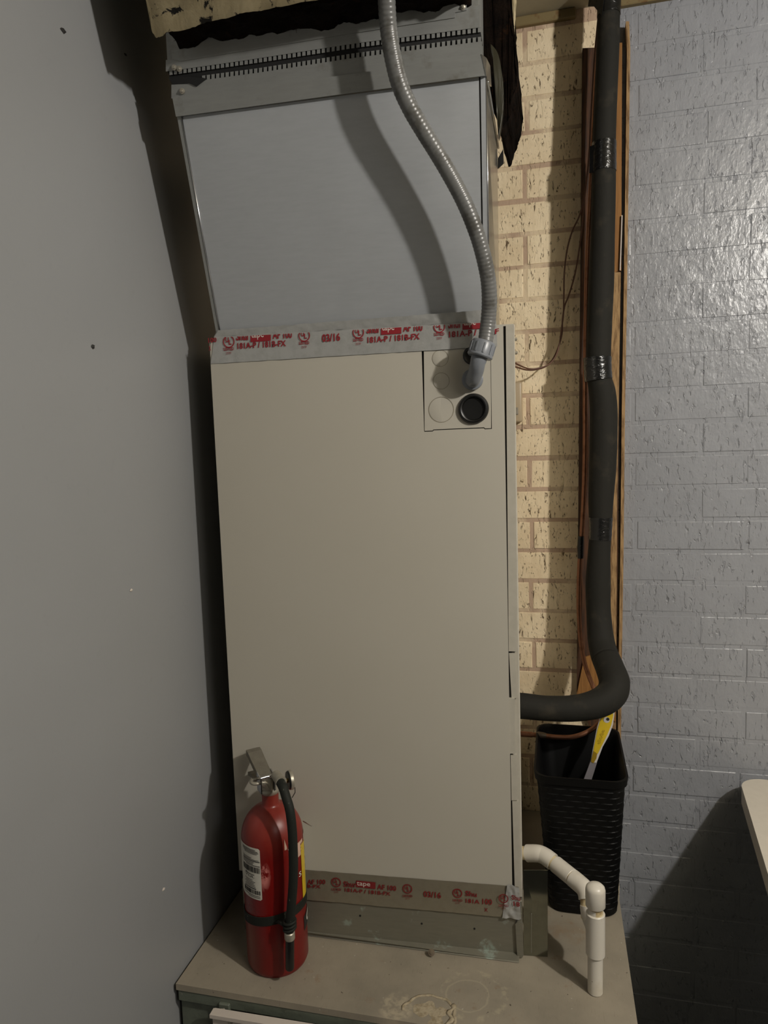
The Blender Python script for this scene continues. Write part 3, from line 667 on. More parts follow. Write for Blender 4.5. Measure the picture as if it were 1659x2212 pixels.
# ================================================================== DUCT INSULATION
zi = pp(531, 87, 0).z; DI = (pp(531, 87).dot(N))-FD
ins = thing('duct_insulation', 'torn brown insulation blanket with tan facing wrapped round the duct at the ceiling', 'insulation', uw(-0.3, 0.15, zi), ANG)
def lump(bm, amp, sc, seed=0):
    for v in bm.verts:
        v.co += Vector((noise.noise(v.co*170+Vector((seed, 0, 0))), noise.noise(v.co*170+Vector((0, 5, 0))), noise.noise(v.co*170+Vector((0, 0, 9)))))*amp*.35
        q = v.co*sc+Vector((seed, seed, seed)); v.co += Vector((noise.noise(q), noise.noise(q+Vector((9, 0, 0))), noise.noise(q+Vector((0, 9, 0)))))*amp
def slab(u0, u1, d0, d1, zf, z1, nu=40, nd=8, nz=8, lean=0.0):
    """block whose lower face follows zf(u, d)"""
    bm = bmesh.new(); add_box(bm, 0, 1, 0, 1, 0, 1)
    bmesh.ops.subdivide_edges(bm, edges=[e for e in bm.edges if abs(e.verts[0].co.x-e.verts[1].co.x) > .5], cuts=nu, use_grid_fill=True)
    bmesh.ops.subdivide_edges(bm, edges=[e for e in bm.edges if abs(e.verts[0].co.y-e.verts[1].co.y) > .5], cuts=nd, use_grid_fill=True)
    bmesh.ops.subdivide_edges(bm, edges=[e for e in bm.edges if abs(e.verts[0].co.z-e.verts[1].co.z) > .5], cuts=nz, use_grid_fill=True)
    for v in bm.verts:
        s, t, h = v.co; u_ = u0+(u1-u0)*s; d_ = d0+(d1-d0)*t; z_ = zf(u_, d_); v.co = uw(u_, d_-LEAN*(z1-z_)*h, z_+(z1-z_)*h)
    return bm
def ip(px, py, d): return pp(px, py, d)
TH = -.078
ui0 = UV(pp(345, 80, TH))[0]; ui1 = UV(pp(1020, 0, -.02))[0]
def zf(u_, d_): return zi + 0.002 + 0.006*noise.noise(Vector((u_*30, d_*30, 0)))
bm = slab(ui0, ui1, DI+TH+.012, DI-.002, zf, CZ-.003, 70, 8, 10); lump(bm, .007, 40)
obj('fibre_edge', bm, M_FIBRE, ins, smooth=True)
# facing, ragged lower edge
ed = [(325, 20), (327, 62), (333, 76), (338, 82), (352, 78), (366, 72), (385, 68), (410, 60), (441, 51), (470, 44), (500, 36), (531, 28), (570, 20), (616, 12), (650, 6), (682, 1), (760, -14), (860, -32), (960, -52), (1030, -66)]
low = spline([(x_, y_+1.5*math.sin(i*2.1)) for i, (x_, y_) in enumerate(ed)], 5)
P = [pp(x_, y_+noise.noise(Vector((x_*.2, 0, 0)))*2.5, TH-.004) for x_, y_ in low]
bm = bmesh.new(); last = None
for k in range(14):
    t = k/13; r_ = []
    for p in P:
        dz = (CZ-.004-p.z)*t
        r_.append(bm.verts.new(p+Vector((0, 0, dz))-N*(LEAN*dz+0.004*noise.noise(p*25+Vector((0, 0, t*3))))))
    if last:
        for a_, b_, c_, d_ in zip(last, last[1:], r_[1:], r_): bm.faces.new((a_, b_, c_, d_))
    last = r_
bmesh.ops.solidify(bm, geom=bm.faces[:], thickness=0.003)
obj('tan_facing', bm, M_FACING, ins, smooth=True)
# right side batt hanging behind the plenum corner
def batt(px_list, y, dep, mat, name, amp=.006, seed=0, cuts=3):
    P = [atY(a_, b_, y) for a_, b_ in spline(px_list, 4)]
    bm = prism(P, Vector((0, dep, 0)))
    bmesh.ops.triangulate(bm, faces=[f for f in bm.faces if len(f.verts) > 4])
    bmesh.ops.subdivide_edges(bm, edges=bm.edges[:], cuts=cuts, use_grid_fill=False)
    lump(bm, amp, 45, seed); return obj(name, bm, mat, ins, smooth=True)
batt([(1030, -60), (1100, -60), (1098, 10), (1106, 62), (1112, 100), (1117, 150), (1114, 192), (1106, 228), (1095, 258), (1084, 278), (1078, 255), (1062, 190), (1040, 120), (1032, 40)], 1.46, .20, M_FIBRE, 'side_batt')
batt([(1070, -20), (1112, -60), (1113, 20), (1112, 72), (1107, 70), (1103, 50), (1094, 22), (1080, 2)], 1.49, .01, M_FACING, 'side_facing', .003, 4, 2)
batt([(1060, 95), (1074, 112), (1083, 150), (1087, 195), (1086, 240), (1078, 292), (1076, 285), (1079, 240), (1078, 200), (1072, 150), (1062, 118)], 1.42, .02, M_OLIVE, 'film_edge', .001, 2, 1)
# loose strands
bm = bmesh.new(); rnd = random.Random(3)
for k in range(110):
    u_ = rnd.uniform(ui0, ui1); d_ = DI+rnd.uniform(TH+.01, 0); p = uw(u_, d_, zf(u_, d_)+.004)
    v = Vector((rnd.uniform(-1, 1), rnd.uniform(-1, .6), rnd.uniform(-1.1, .1)))*rnd.uniform(.006, .016)
    add_tube(bm, [p, p+v*.5+Vector((0, 0, .002)), p+v], .0003, 3, False)
obj('loose_strand', bm, M_FIBRE, ins, kind='stuff')

# ================================================================== CONDUIT
cd = thing('flexible_conduit', 'grey ribbed flexible conduit curving down in front of the plenum', 'conduit', up(1041, 820, 0.0))
CD = -.045
def cpt(px, py, d):
    a_ = up(px, py, d); b_ = pp(px, py, d)
    return b_ if py < 660 else (a_ if py > 740 else b_.lerp(a_, (py-660)/80))
path = [(828, -120, 18.2), (832, -50, 18.2), (835, 0, 18.4), (839, 60, 18.2), (848, 120, 18.2), (863, 181, 18), (887, 235, 17.8), (917, 286, 17.6), (949, 338, 17.2), (980, 392, 17), (1003, 437, 16.8), (1021, 480, 16.6), (1036, 523, 16.4), (1048, 569, 16.4), (1055, 609, 16.2), (1057, 649, 16.2), (1055, 688, 16), (1049, 735, 16), (1045, 748, 16)]
sp_ = spline(path, 8); pts = []; rad = []
for i, (x_, y_, r_) in enumerate(sp_):
    t = i/len(sp_); dd = CD-0.006*math.sin(math.pi*t) - (0.02*max(0, (60-y_)/160) if y_ < 60 else 0)
    p = cpt(x_, y_, dd); pts.append(p); rad.append(r_*(cpt(x_+10, y_, dd)-p).length/10)
# resample evenly and add the helical ribs as rings
L = [0]
for a_, b_ in zip(pts, pts[1:]): L.append(L[-1]+(b_-a_).length)
tot = L[-1]; nst = int(tot/0.0064)*4; P2 = []; R2 = []
j = 0
for i in range(nst+1):
    s = tot*i/nst
    while j < len(L)-2 and L[j+1] < s: j += 1
    t = (s-L[j])/(L[j+1]-L[j]); P2.append(pts[j].lerp(pts[j+1], t)); R2.append((rad[j]*(1-t)+rad[j+1]*t)+(0, .00045, .0006, .00045)[i % 4])
obj('hose', tube(P2, R2, 20), M_COND, cd, smooth=True)
nutd = (up(1046, 735, CD)-up(1035, 772, CD-.002)).normalized()
nc = up(1041, 754, CD)
obj('coupling_nut', lathe([(.014, -.0145), (.0205, -.0145), (.0222, -.0125), (.0222, -.010), (.0212, -.009), (.0212, .010), (.019, .0135), (.0145, .0145)], axisM(nc, nutd), 36), M_FIT, cd, smooth=35)
bm = bmesh.new(); Mn = axisM(nc, nutd)
for k in range(10):
    a = 2*math.pi*k/10; add_box(bm, .0208, .0224, -.0012, .0012, -.008, .009, 0, Mn @ Matrix.Rotation(a, 4, 'Z'))
obj('nut_rib', bm, M_FIT, cd)
e0 = up(1021, 822, 0.0); E = [nc-nutd*.006, nc-nutd*.024, up(1029, 800, CD+.006), up(1023, 817, CD+.018), up(1021, 821, -.014), up(1021, 821, .004)]
sp2 = [Vector(q) for q in spline([tuple(v) for v in E], 6)]
obj('elbow', tube(sp2, [.0140]*6+[.0132]*(len(sp2)-6), 24), M_FIT, cd, smooth=40)
obj('lock_ring', disc_at(1021, 820, 23, 0.0008, [(0, .010), (.90, .010), (.98, .009), (1, .007), (1, 0)], 36), M_FIT, cd, smooth=35)

# ================================================================== BOARDS BESIDE THE PIPE
bd = thing('wall_boards', 'rough wooden boards fixed on the brick behind the insulated pipe', 'board', Vector((0.1, 1.84, 0.6)))
q = lambda x_, y_, Y_=1.842: atY(x_, y_, Y_)
obj('back_board', bev(prism([q(1258, 104), q(1343, 100), q(1333, 1480), q(1330, 1640), q(1300, 1640), q(1246, 1497)], Vector((0, .014, 0))), .001), M_DBOARD, bd, label='dark brown board')
obj('plywood_board', bev(prism([q(1318, 94, 1.838), q(1344, 92, 1.838), q(1342, 585, 1.838), q(1318, 590, 1.838)], Vector((0, .0038, 0))), .0008), M_BOARD, bd, label='orange plywood strip')
obj('white_edge', bev(prism([q(1342.5, 465, 1.832), q(1345, 465, 1.832), q(1341, 584, 1.832), q(1338.5, 584, 1.832)], Vector((0, .006, 0))), .0004), M_WPANEL, bd, label='thin white edge strip')
obj('plywood_board', bev(prism([q(1310, 588, 1.838), q(1341, 588, 1.838), q(1336, 900, 1.838), q(1333, 1100, 1.838), q(1330, 1660, 1.838), q(1300, 1640, 1.838)], Vector((0, .0038, 0))), .0008), M_PALE, bd, label='pale split board')
obj('plywood_board', bev(prism([q(1262, 1420, 1.836), q(1330, 1400, 1.836), q(1330, 1560, 1.836), q(1244, 1505, 1.836), q(1248, 1490, 1.836)], Vector((0, .0055, 0))), .0008), M_BOARD, bd, label='orange board end below the pipe bend')
ep = [(1352, 46), (1354.5, 105), (1352, 300), (1348, 600), (1343, 900), (1340, 1200), (1336, 1450), (1334, 1650)]
bm = bmesh.new()
Pl = [q(x_, y_, 1.834) for x_, y_ in ep]; Pr = [q(x_+7, y_, 1.834) for x_, y_ in ep]
add_prism(bm, Pl+Pr[::-1], Vector((0, .024, 0)))
obj('edge_batten', bev(bm, .001), M_PALE, bd, label='narrow batten at the painted wall edge')

# ================================================================== INSULATED PIPE
rp = thing('insulated_pipe', 'thick black foam insulated refrigerant pipe with an elbow at the bottom', 'pipe', Vector((0.1, 1.745, 0.9)))
PP = [(1085, 1523, 28, 1.55), (1130, 1525, 28, 1.55), (1180, 1530, 27.5, 1.553), (1240, 1530, 29, 1.56), (1290, 1520, 32, 1.573), (1320, 1500, 34, 1.592), (1327, 1474, 34, 1.615), (1318, 1445, 32, 1.65), (1306, 1415, 31, 1.69), (1298, 1380, 29, 1.72), (1293, 1320, 27, 1.74), (1292, 1257, 27.5, 1.745), (1294, 1200, 25, 1.745), (1297, 1145, 24.5, 1.745), (1298, 1080, 27.5, 1.745), (1302, 1000, 30, 1.745), (1304, 900, 30.5, 1.745), (1301, 850, 29.5, 1.745), (1295, 818, 27, 1.745), (1293, 770, 27, 1.745), (1295, 700, 27.5, 1.745), (1299, 600, 28, 1.745), (1302, 500, 26.5, 1.745), (1304, 400, 26.5, 1.745), (1305, 300, 25.5, 1.745), (1309, 200, 25, 1.745), (1313, 100, 25, 1.745), (1315, 30, 24.5, 1.745), (1318, -60, 25, 1.745), (1320, -130, 25, 1.745)]
sp3 = spline(PP, 6); pts = []; rad = []
for x_, y_, r_, Y_ in sp3:
    p = atY(x_, y_, Y_); pts.append(p); rad.append(r_*(atY(x_+10, y_, Y_)-p).length/10)
cut = [i for i, p in enumerate(sp3) if p[1] < 1428 and i > 30][0]
obj('insulation_sleeve', tube(pts[:cut+1], rad[:cut+1], 24), M_FOAMSL, rp, smooth=True, label='foam sleeve around the elbow')
obj('insulation_sleeve', tube(pts[cut:], [r_*.995 for r_ in rad[cut:]], 24), M_FOAMSL, rp, smooth=True, label='long vertical foam sleeve')
def wrap(y0, y1, extra, left=0.0, name='tape_wrap'):
    P = []; R = []
    for (x_, y_, r_, Y_), p, r in zip(sp3, pts, rad):
        pass
    n_ = 9
    for k in range(n_):
        y = y0+(y1-y0)*k/(n_-1)
        # position on the pipe at pixel height y (vertical stretch only)
        for (a_, b_) in zip(sp3[60:], sp3[61:]):
            if (a_[1]-y)*(b_[1]-y) <= 0 and a_[1] != b_[1]:
                t = (y-a_[1])/(b_[1]-a_[1]); x = a_[0]+(b_[0]-a_[0])*t; r = a_[2]+(b_[2]-a_[2])*t; break
        p = atY(x-left/2, y, 1.745); s = (atY(x+10, y, 1.745)-atY(x, y, 1.745)).length/10
        P.append(p); R.append((r+extra+left/2)*s*(1+0.012*math.sin(k*2.3)))
    return obj(name, tube(P, R, 22), M_BTAPE, rp, smooth=50)
wrap(308, 372, 1.2); wrap(772, 821, 1.2, 5); wrap(1117, 1165, 0.8); wrap(-60, 34, 1.0)
# tape leaf sticking out at the upper wrap
P = [atY(1274, 316, 1.735), atY(1290, 311, 1.725), atY(1292, 372, 1.725), atY(1273, 374, 1.735)]
obj('tape_flag', prism(P, Vector((.001, .0012, 0))), M_BTAPE, rp)
P = [atY(1262, 18, 1.75), atY(1282, 14, 1.73), atY(1290, -40, 1.73), atY(1268, -60, 1.75), atY(1278, 30, 1.75)]
obj('tape_flag', prism([atY(1283, 14, 1.74), atY(1300, 34, 1.72), atY(1312, -60, 1.72), atY(1280, -60, 1.75), atY(1270, 14, 1.76)], Vector((.001, .0012, 0))), M_BTAPE, rp)
# ceiling opening around the pipe
co = atY(1310, -10, 1.745)
obj('ceiling_boot', lathe([(.055, 0), (.055, .004), (.03, .006)], Matrix.Translation((co.x, 1.745, CZ-.0065)), 24), M_BTAPE, rp, smooth=40)

# ================================================================== COPPER LINE
cl = thing('copper_line', 'thin bare copper line running down beside the black pipe to the cabinet', 'pipe', Vector((0.05, 1.78, 0.9)))
cp = [(1098, 1583, 1.655), (1130, 1586, 1.655), (1165, 1588, 1.655), (1200, 1592, 1.655), (1235, 1592, 1.657), (1265, 1583, 1.66), (1288, 1568, 1.67), (1300, 1550, 1.69), (1296, 1520, 1.72), (1284, 1490, 1.75), (1270, 1455, 1.775), (1260, 1420, 1.785), (1253, 1370, 1.79), (1250, 1300, 1.79), (1252, 1220, 1.79), (1257, 1150, 1.79), (1262, 1050, 1.79), (1264, 950, 1.79), (1264, 850, 1.79), (1265, 760, 1.79), (1267, 640, 1.785), (1270, 540, 1.78), (1276, 420, 1.77), (1281, 320, 1.765), (1287, 200, 1.765), (1292, 120, 1.765), (1297, 40, 1.765), (1302, -60, 1.77), (1304, -100, 1.77)]
sp4 = spline(cp, 6)
obj('tube', tube([atY(*v) for v in sp4], 0.0056, 12), M_COPPER, cl, smooth=True)
obj('solder_joint', tube([atY(1158, 1587, 1.655), atY(1163, 1587.5, 1.655), atY(1172, 1588.5, 1.655), atY(1180, 1589.5, 1.655)], [.0058, .0078, .0076, .0060], 14), M_SOLDER, cl, smooth=40)
obj('tube_collar', tube([atY(1108, 1584, 1.655), atY(1150, 1587, 1.655)], .0066, 14), M_COPPER, cl, smooth=40)
obj('tape_wrap', tube([atY(1255, 1158, 1.787), atY(1254, 1180, 1.787), atY(1254, 1206, 1.787)], [.0075, .008, .0072], 12), M_BTAPE, cl, smooth=40)

# ================================================================== CONTROL WIRE
cw = thing('control_wire', 'pair of thin brown twisted wires looping from the copper line to the cabinet', 'wire', Vector((0.0, 1.8, 1.6)))
w1 = [(1303, -70, 1.79), (1290, 60, 1.79), (1283, 140, 1.80), (1276, 260, 1.815), (1272, 340, 1.82), (1263, 420, 1.825), (1252, 465, 1.825), (1236, 500, 1.825), (1225, 540, 1.825), (1219, 590, 1.825), (1218, 640, 1.825), (1217, 680, 1.825), (1213, 710, 1.82), (1209, 740, 1.82), (1200, 770, 1.81), (1184, 788, 1.80), (1160, 796, 1.79), (1140, 796, 1.78), (1120, 788, 1.76), (1105, 780, 1.74)]
w2 = [(1303, -70, 1.795), (1291, 60, 1.795), (1284, 140, 1.805), (1277, 260, 1.82), (1273, 340, 1.825), (1262, 430, 1.83), (1256, 500, 1.832), (1248, 560, 1.832), (1240, 600, 1.832), (1228, 640, 1.832), (1220, 660, 1.832), (1215, 690, 1.828), (1214, 720, 1.825), (1206, 750, 1.82), (1194, 776, 1.815), (1178, 792, 1.80), (1155, 799, 1.79), (1137, 799, 1.78), (1122, 795, 1.76), (1105, 790, 1.74)]
for ww in (w1, w2):
    obj('strand', tube([atY(*v) for v in spline(ww, 5)], .0019, 8), M_WIRE, cw, smooth=True)

# ================================================================== WALL PLATE
wpl = thing('wall_plate', 'beige plastic cover plate half hidden behind the right edge of the cabinet', 'cover plate', atY(1100, 868, WY))
a = atY(1088, 826, 1.846); b = atY(1129, 912, 1.846)
obj('cover', bev(box(a.x-.03, b.x, 1.838, WY-.001, b.z, a.z), .006, 3), simple('beige_plate', rgb(178, 160, 132), .4), wpl, smooth=40)
c = atY(1117, 888, 1.8375)
obj('switch_slot', bev(box(c.x-.004, c.x+.003, 1.8355, 1.839, c.z-.009, c.z+.009), .001), M_STEEL, wpl)

# ================================================================== DRAIN PIPE
dp = thing('drain_pipe', 'white plastic condensate drain pipe with capped standpipe on the platform', 'pipe', (0.056, 1.258, LZ))
bxy = atZ(1286, 2148, LZ); sx, sy = bxy.x, bxy.y+.006
def cyl(name, p0, p1, r, mat, seg=32, lip=0.0, **k):
    d = p1-p0; Lh = d.length; pr = [(0, 0), (r-.001, 0), (r, .001), (r, Lh-.001), (r-.001, Lh), (0, Lh)]
    return obj(name, lathe(pr, axisM(p0, d), seg), mat, dp, smooth=35, **k)
def sz(py): return atY(1290, py, sy).z
r1, r2 = .0133, .0167
top0 = sz(1945)
cyl('standpipe', Vector((sx, sy, LZ+.0005)), Vector((sx+.001, sy, sz(1960))), r1, M_PVC)
cyl('tee', Vector((sx+.0008, sy, sz(2062))), Vector((sx+.001, sy, sz(1972))), r2, M_PVC)
capb = Vector((sx+.001, sy, sz(1957))); capt = Vector((sx+.001, sy, sz(1912)))
Lc = (capt-capb).length
obj('neck', lathe([(r1, -.02), (r1, Lc*.3)], axisM(capb, (0, 0, 1)), 32), M_PVCY, dp, smooth=35)
obj('cap', lathe([(0, 0), (r2, 0), (r2+.0006, .001), (r2+.0006, Lc*.78), (r2-.0005, Lc*.9), (r2-.004, Lc*.99), (r2-.010, Lc*1.06), (0, Lc*1.09)], axisM(capb, (0, 0, 1)), 36), M_PVC, dp, smooth=40)
obj('primer_mark', lathe([(r1+.0004, .002), (r1+.0004, .012)], axisM(Vector((sx, sy, LZ)), (0, 0, 1)), 12, a0=-1.9, a1=-0.3), M_PRIMER, dp)
# horizontal run: from the cabinet to the elbow, sloped run, elbow into the tee
A = atY(1124, 1843, 1.40); B = atY(1168, 1845, 1.385); Cc = atY(1195, 1868, 1.37); Dd = atY(1275, 1935, 1.305); Ee = Vector((sx+.001, sy+.004, sz(2030)))
cyl('stub', A-Vector((.02, 0, 0)), A.lerp(B, .9), r1*.98, M_PVCY, label='yellowed pipe stub')
def elbow(name, P, r, mat=M_PVC, lip=True):
    s_ = [Vector(v) for v in spline([tuple(p) for p in P], 6)]; return obj(name, tube(s_, r, 28), mat, dp, smooth=40)
elbow('elbow', [atY(1139, 1843, 1.395), atY(1160, 1843.5, 1.388), atY(1170, 1846, 1.386), atY(1181, 1852, 1.38), atY(1194, 1862, 1.372)], r2)
cyl('pipe_run', atY(1186, 1856, 1.378), atY(1262, 1918, 1.31), r1, M_PVCY)
cyl('coupling', atY(1200, 1866.5, 1.368), atY(1236.5, 1896, 1.335), r2*.97, M_PVC)
elbow('elbow', [atY(1237.5, 1897, 1.334), atY(1252, 1909, 1.322), atY(1262, 1919, 1.312), atY(1268, 1932, 1.304), atY(1269.5, 1944, 1.298)], r2)
cyl('pipe_run', atY(1269, 1938, 1.300), atY(1271, 1985, 1.284), r1, M_PVCY)
elbow('tee_branch', [atY(1271, 1956, 1.292), atY(1273, 1975, 1.286), atY(1279, 1993, 1.278), Vector((sx+.001, sy+.004, sz(2015)))], r2*.92)

# ================================================================== BIN
bn = thing('waste_bin', 'black plastic waste bin with a woven pattern behind the drain pipe', 'bin', (0.04, 1.57, LZ))
zr = LZ+.304
def rrect(x0, x1, y0, y1, r, z, n=6):
    P = []
    for cx, cy, a0 in ((x1-r, y1-r, 0), (x0+r, y1-r, 90), (x0+r, y0+r, 180), (x1-r, y0+r, 270)):
        for k in range(n+1):
            a = math.radians(a0+90*k/n); P.append(Vector((cx+r*math.cos(a), cy+r*math.sin(a), z)))
    return P
B0_, B1_ = (-.027, .114, 1.446, 1.680), (-.050, .130, 1.438, 1.708)
def sect(t, inset, z=None, rr_=.032):
    v = [a_+(b_-a_)*t for a_, b_ in zip(B0_, B1_)]
    return rrect(v[0]+inset, v[1]-inset, v[2]+inset, v[3]-inset, rr_, LZ+.001+(zr-LZ)*t if z is None else z)
bm = bmesh.new()
secs = [sect(0, .006, LZ+.001, .03), sect(0.012, 0), sect(.5, 0), sect(.94, 0), sect(.945, -.004), sect(1, -.005), sect(1.0, -.001, zr+.001), sect(.97, .003), sect(.5, .0035), sect(.02, .004)]
rows = [[bm.verts.new(p) for p in s_] for s_ in secs]
for a_, b_ in zip(rows, rows[1:]):
    n_ = len(a_)
    for k in range(n_): bm.faces.new((a_[k], a_[(k+1) % n_], b_[(k+1) % n_], b_[k]))
bm.faces.new(rows[0][::-1]); bm.faces.new(rows[-1])
obj('tub', bm, M_BIN, bn, smooth=50)
# woven relief: rows of short raised slats following the wall
bm = bmesh.new(); NR = 22
for rI in range(NR):
    t0 = .03+.89*rI/NR; t1 = t0+.89/NR*.86
    s0 = sect(t0, 0); s1 = sect(t1, 0); sm = sect((t0+t1)/2, -.0011)
    def samp(s_, f):
        n_ = len(s_); per = [0]
        for k in range(n_): per.append(per[-1]+(s_[(k+1) % n_]-s_[k]).length)
        d_ = (f % 1)*per[-1]
        for k in range(n_):
            if per[k+1] >= d_: return s_[k].lerp(s_[(k+1) % n_], (d_-per[k])/(per[k+1]-per[k]))
        return s_[0]
    M_ = 26
    for c_ in range(M_):
        f0 = (c_+(.5 if rI % 2 else 0)+.06)/M_; f1 = f0+.88/M_; cols = []
        for k in range(5):
            f = f0+(f1-f0)*k/4; e_ = math.sin(math.pi*k/4)
            a_, m_, b_ = samp(s0, f), samp(sm, f), samp(s1, f); md = a_.lerp(b_, .5)
            cols.append([bm.verts.new(a_), bm.verts.new(md.lerp(m_, .25+.75*e_)+Vector((0, 0, .004))), bm.verts.new(b_)])
        for k in range(4):
            for h_ in range(2): bm.faces.new((cols[k][h_], cols[k+1][h_], cols[k+1][h_+1], cols[k][h_+1]))
obj('woven_relief', bm, M_BIN, bn, kind='stuff')
# stick in the bin
SY = 1.622
stick = thing('yellow_paddle', 'flat yellow and white paddle leaning in the black bin', 'paddle', (0.05, SY, LZ+.01))
L_ = [(1228, 1840), (1254, 1712), (1260, 1688), (1276, 1644), (1282, 1612), (1289, 1576), (1297, 1548), (1306, 1515)]
R_ = [(1243, 1840), (1270, 1712), (1276, 1688), (1288.6, 1648), (1302, 1613), (1315, 1590), (1324, 1566), (1329, 1530), (1324, 1512)]
sq = lambda x_, y_, o=0.0: atY(x_, y_, SY+o+(y_-1600)*-.00022)
def clampz(p): return Vector((p.x, p.y, max(p.z, LZ+.006)))
obj('blade', bev(prism([clampz(sq(*v)) for v in L_]+[clampz(sq(*v)) for v in R_[::-1]], Vector((0, .005, 0))), .001), M_STICK, stick)
obj('handle', bev(prism([clampz(sq(x_, y_, -.0006)) for x_, y_ in ((1227.6, 1840), (1253.6, 1712), (1259.6, 1688), (1275, 1646), (1289.5, 1648), (1276.5, 1689), (1270.5, 1712), (1243.5, 1840))], Vector((0, .006, 0))), .001), M_GREYST, stick, label='grey handle')
yl = [(1280, 1638), (1283.5, 1612), (1291, 1576), (1299, 1548), (1307, 1520), (1322, 1520), (1325, 1545), (1320.5, 1566), (1312.5, 1586), (1301, 1609), (1291.5, 1628)]
obj('yellow_print', prism([sq(*v, -.0012) for v in yl], Vector((0, .001, 0))), M_YEL, stick)
yl = [(1276.5, 1645), (1282, 1622), (1290, 1628), (1288.5, 1638), (1282, 1649)]
obj('yellow_print', prism([sq(*v, -.0016) for v in yl], Vector((0, .0014, 0))), M_YELD, stick, label='darker yellow tip')
bm = bmesh.new(); o_ = sq(1296.5, 1607, -.0018); ex = sq(1307, 1577, -.0018)-o_; place_text(bm, 'ellodie', o_, ex, Vector((-.0095, 0, -.002)), 0)
obj('lettering', bm, M_YELD, stick)
tmpc = None; c = sq(1310.5, 1555, -.0017); obj('eye_spot', lathe([(0, .001), (.0068, .001), (.0068, 0)], axisM(c, (0, -1, 0)), 20), M_STICK, stick)
c = sq(1313, 1553.5, -.0030); obj('pupil_spot', lathe([(0, .0006), (.0036, .0006), (.0036, 0)], axisM(c, (0, -1, 0)), 16), M_INK, stick)

# ================================================================== TABLE AT THE RIGHT
tz = 0.745; tb = thing('folding_table', 'corner of a white plastic folding table by the grey wall', 'table', (0.75, 1.2, 0))
c0 = Vector((0.428, 1.832, tz)); ax = Vector((math.sin(math.radians(-6.5)), -math.cos(math.radians(-6.5)), 0)); ax = Vector((-.10, -.995, 0)).normalized(); bx = Vector((ax.y*-1, ax.x, 0))
if bx.x < 0: bx = -bx
def tcorner(): 
    W_, Lt = 0.75, 1.2; r = .055; P = []
    for (cu_, cv_, a0) in ((r, r, 180), (Lt-r, r, 270), (Lt-r, W_-r, 0), (r, W_-r, 90)):
        for k in range(9):
            a = math.radians(a0+90*k/8); P.append(c0+ax*(cu_+r*math.cos(a))+bx*(cv_+r*math.sin(a)))
    return P
obj('table_top', bev(prism(tcorner(), Vector((0, 0, -.042))), .006, 3), M_TABLE, tb, smooth=40)
for (a_, b_) in ((.20, .08), (.20, .66), (1.0, .08), (1.0, .66)):
    p = c0+ax*a_+bx*b_; obj('leg', tube([Vector((p.x, p.y, tz-.04)), Vector((p.x, p.y, .002))], .013, 12), M_STEEL, tb, smooth=True)

# ================================================================== FIRE EXTINGUISHER
ER = .0592; EY = 1.1455+ER+.001; EX = atZ(602, 2110, LZ).x
EX = (atY(538, 2050, EY).x+atY(665, 2050, EY).x)/2
ex = thing('fire_extinguisher', 'red fire extinguisher with black hose standing on the platform by the wall', 'fire extinguisher', (EX, EY, LZ))
EM = Matrix.Translation((EX, EY, LZ))
def ez(py): return atY(600, py, EY-.03).z-LZ
hs = atY(540, 1797, EY).z-LZ; sh_ = atY(580, 1737, EY).z-LZ-hs; hn = atY(588, 1712, EY).z-LZ
prof = [(0, .002), (ER-.012, .002), (ER-.006, .0), (ER-.003, .004), (ER, .012), (ER, hs)]
for k in range(1, 9):
    a = k/8*math.radians(78); prof.append((ER*(.16+.84*math.cos(a)), hs+sh_*math.sin(a)/math.sin(math.radians(78))))
prof += [(.0175, hs+sh_+.002), (.0160, hs+sh_+.006), (.0160, hn)]
# paint scuff on the front of the cylinder
m = M_EXT; scp = Vector((EX+.010, EY-ER, atY(586, 1895, EY-ER).z))
d1 = m.n('ShaderNodeVectorMath', operation='DISTANCE'); m.l(m.coord((2.2, 1, 1), True), d1.inputs[0]); d1.inputs[1].default_value = (scp.x*2.2-.012, scp.y, scp.z)
sc1 = m.math('SUBTRACT', 1.0, m.ramp(d1.outputs['Value'], .015, .032))
m.tint(m.math('MULTIPLY', sc1, m.ramp(m.noise(110, 5, .7, (1, 1, .6)), .42, .52)), rgb(196, 120, 112))
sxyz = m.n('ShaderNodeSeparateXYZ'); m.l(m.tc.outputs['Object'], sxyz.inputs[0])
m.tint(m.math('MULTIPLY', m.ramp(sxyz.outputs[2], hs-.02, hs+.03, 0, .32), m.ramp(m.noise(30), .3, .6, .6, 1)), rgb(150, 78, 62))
obj('cylinder', lathe(prof, EM, 64), M_EXT.m, ex, smooth=35)
def ang(px, py):
    """angle round the cylinder of the surface point seen at a pixel"""
    d = ray(px, py); a_ = d.x**2+d.y**2; b_ = -2*(d.x*EX+d.y*EY); c_ = EX**2+EY**2-ER**2; D_ = max(b_*b_-4*a_*c_, 0)
    t = (-b_-math.sqrt(D_))/(2*a_); p = ORG+d*t; return math.atan2(p.y-EY, p.x-EX), p.z-LZ
def patch(a0, a1, z0, z1, off, mat, name, parent, nseg=16, shape=None, label=None):
    bm = bmesh.new(); g = []
    for i in range(nseg+1):
        s = i/nseg; zz0, zz1 = (z0, z1) if shape is None else shape(s); row = []
        for t in (0, .25, .5, .75, 1):
            a = a0+(a1-a0)*s; row.append(bm.verts.new(Vector((EX+(ER+off)*math.cos(a), EY+(ER+off)*math.sin(a), LZ+zz0+(zz1-zz0)*t))))
        g.append(row)
    for i in range(nseg):
        for t in range(4): bm.faces.new((g[i][t], g[i+1][t], g[i+1][t+1], g[i][t+1]))
    return obj(name, bm, mat, parent, smooth=True, label=label)
a_r, zt = ang(561, 1834); _, zb = ang(562, 1945)
a_l = a_r-math.radians(62)
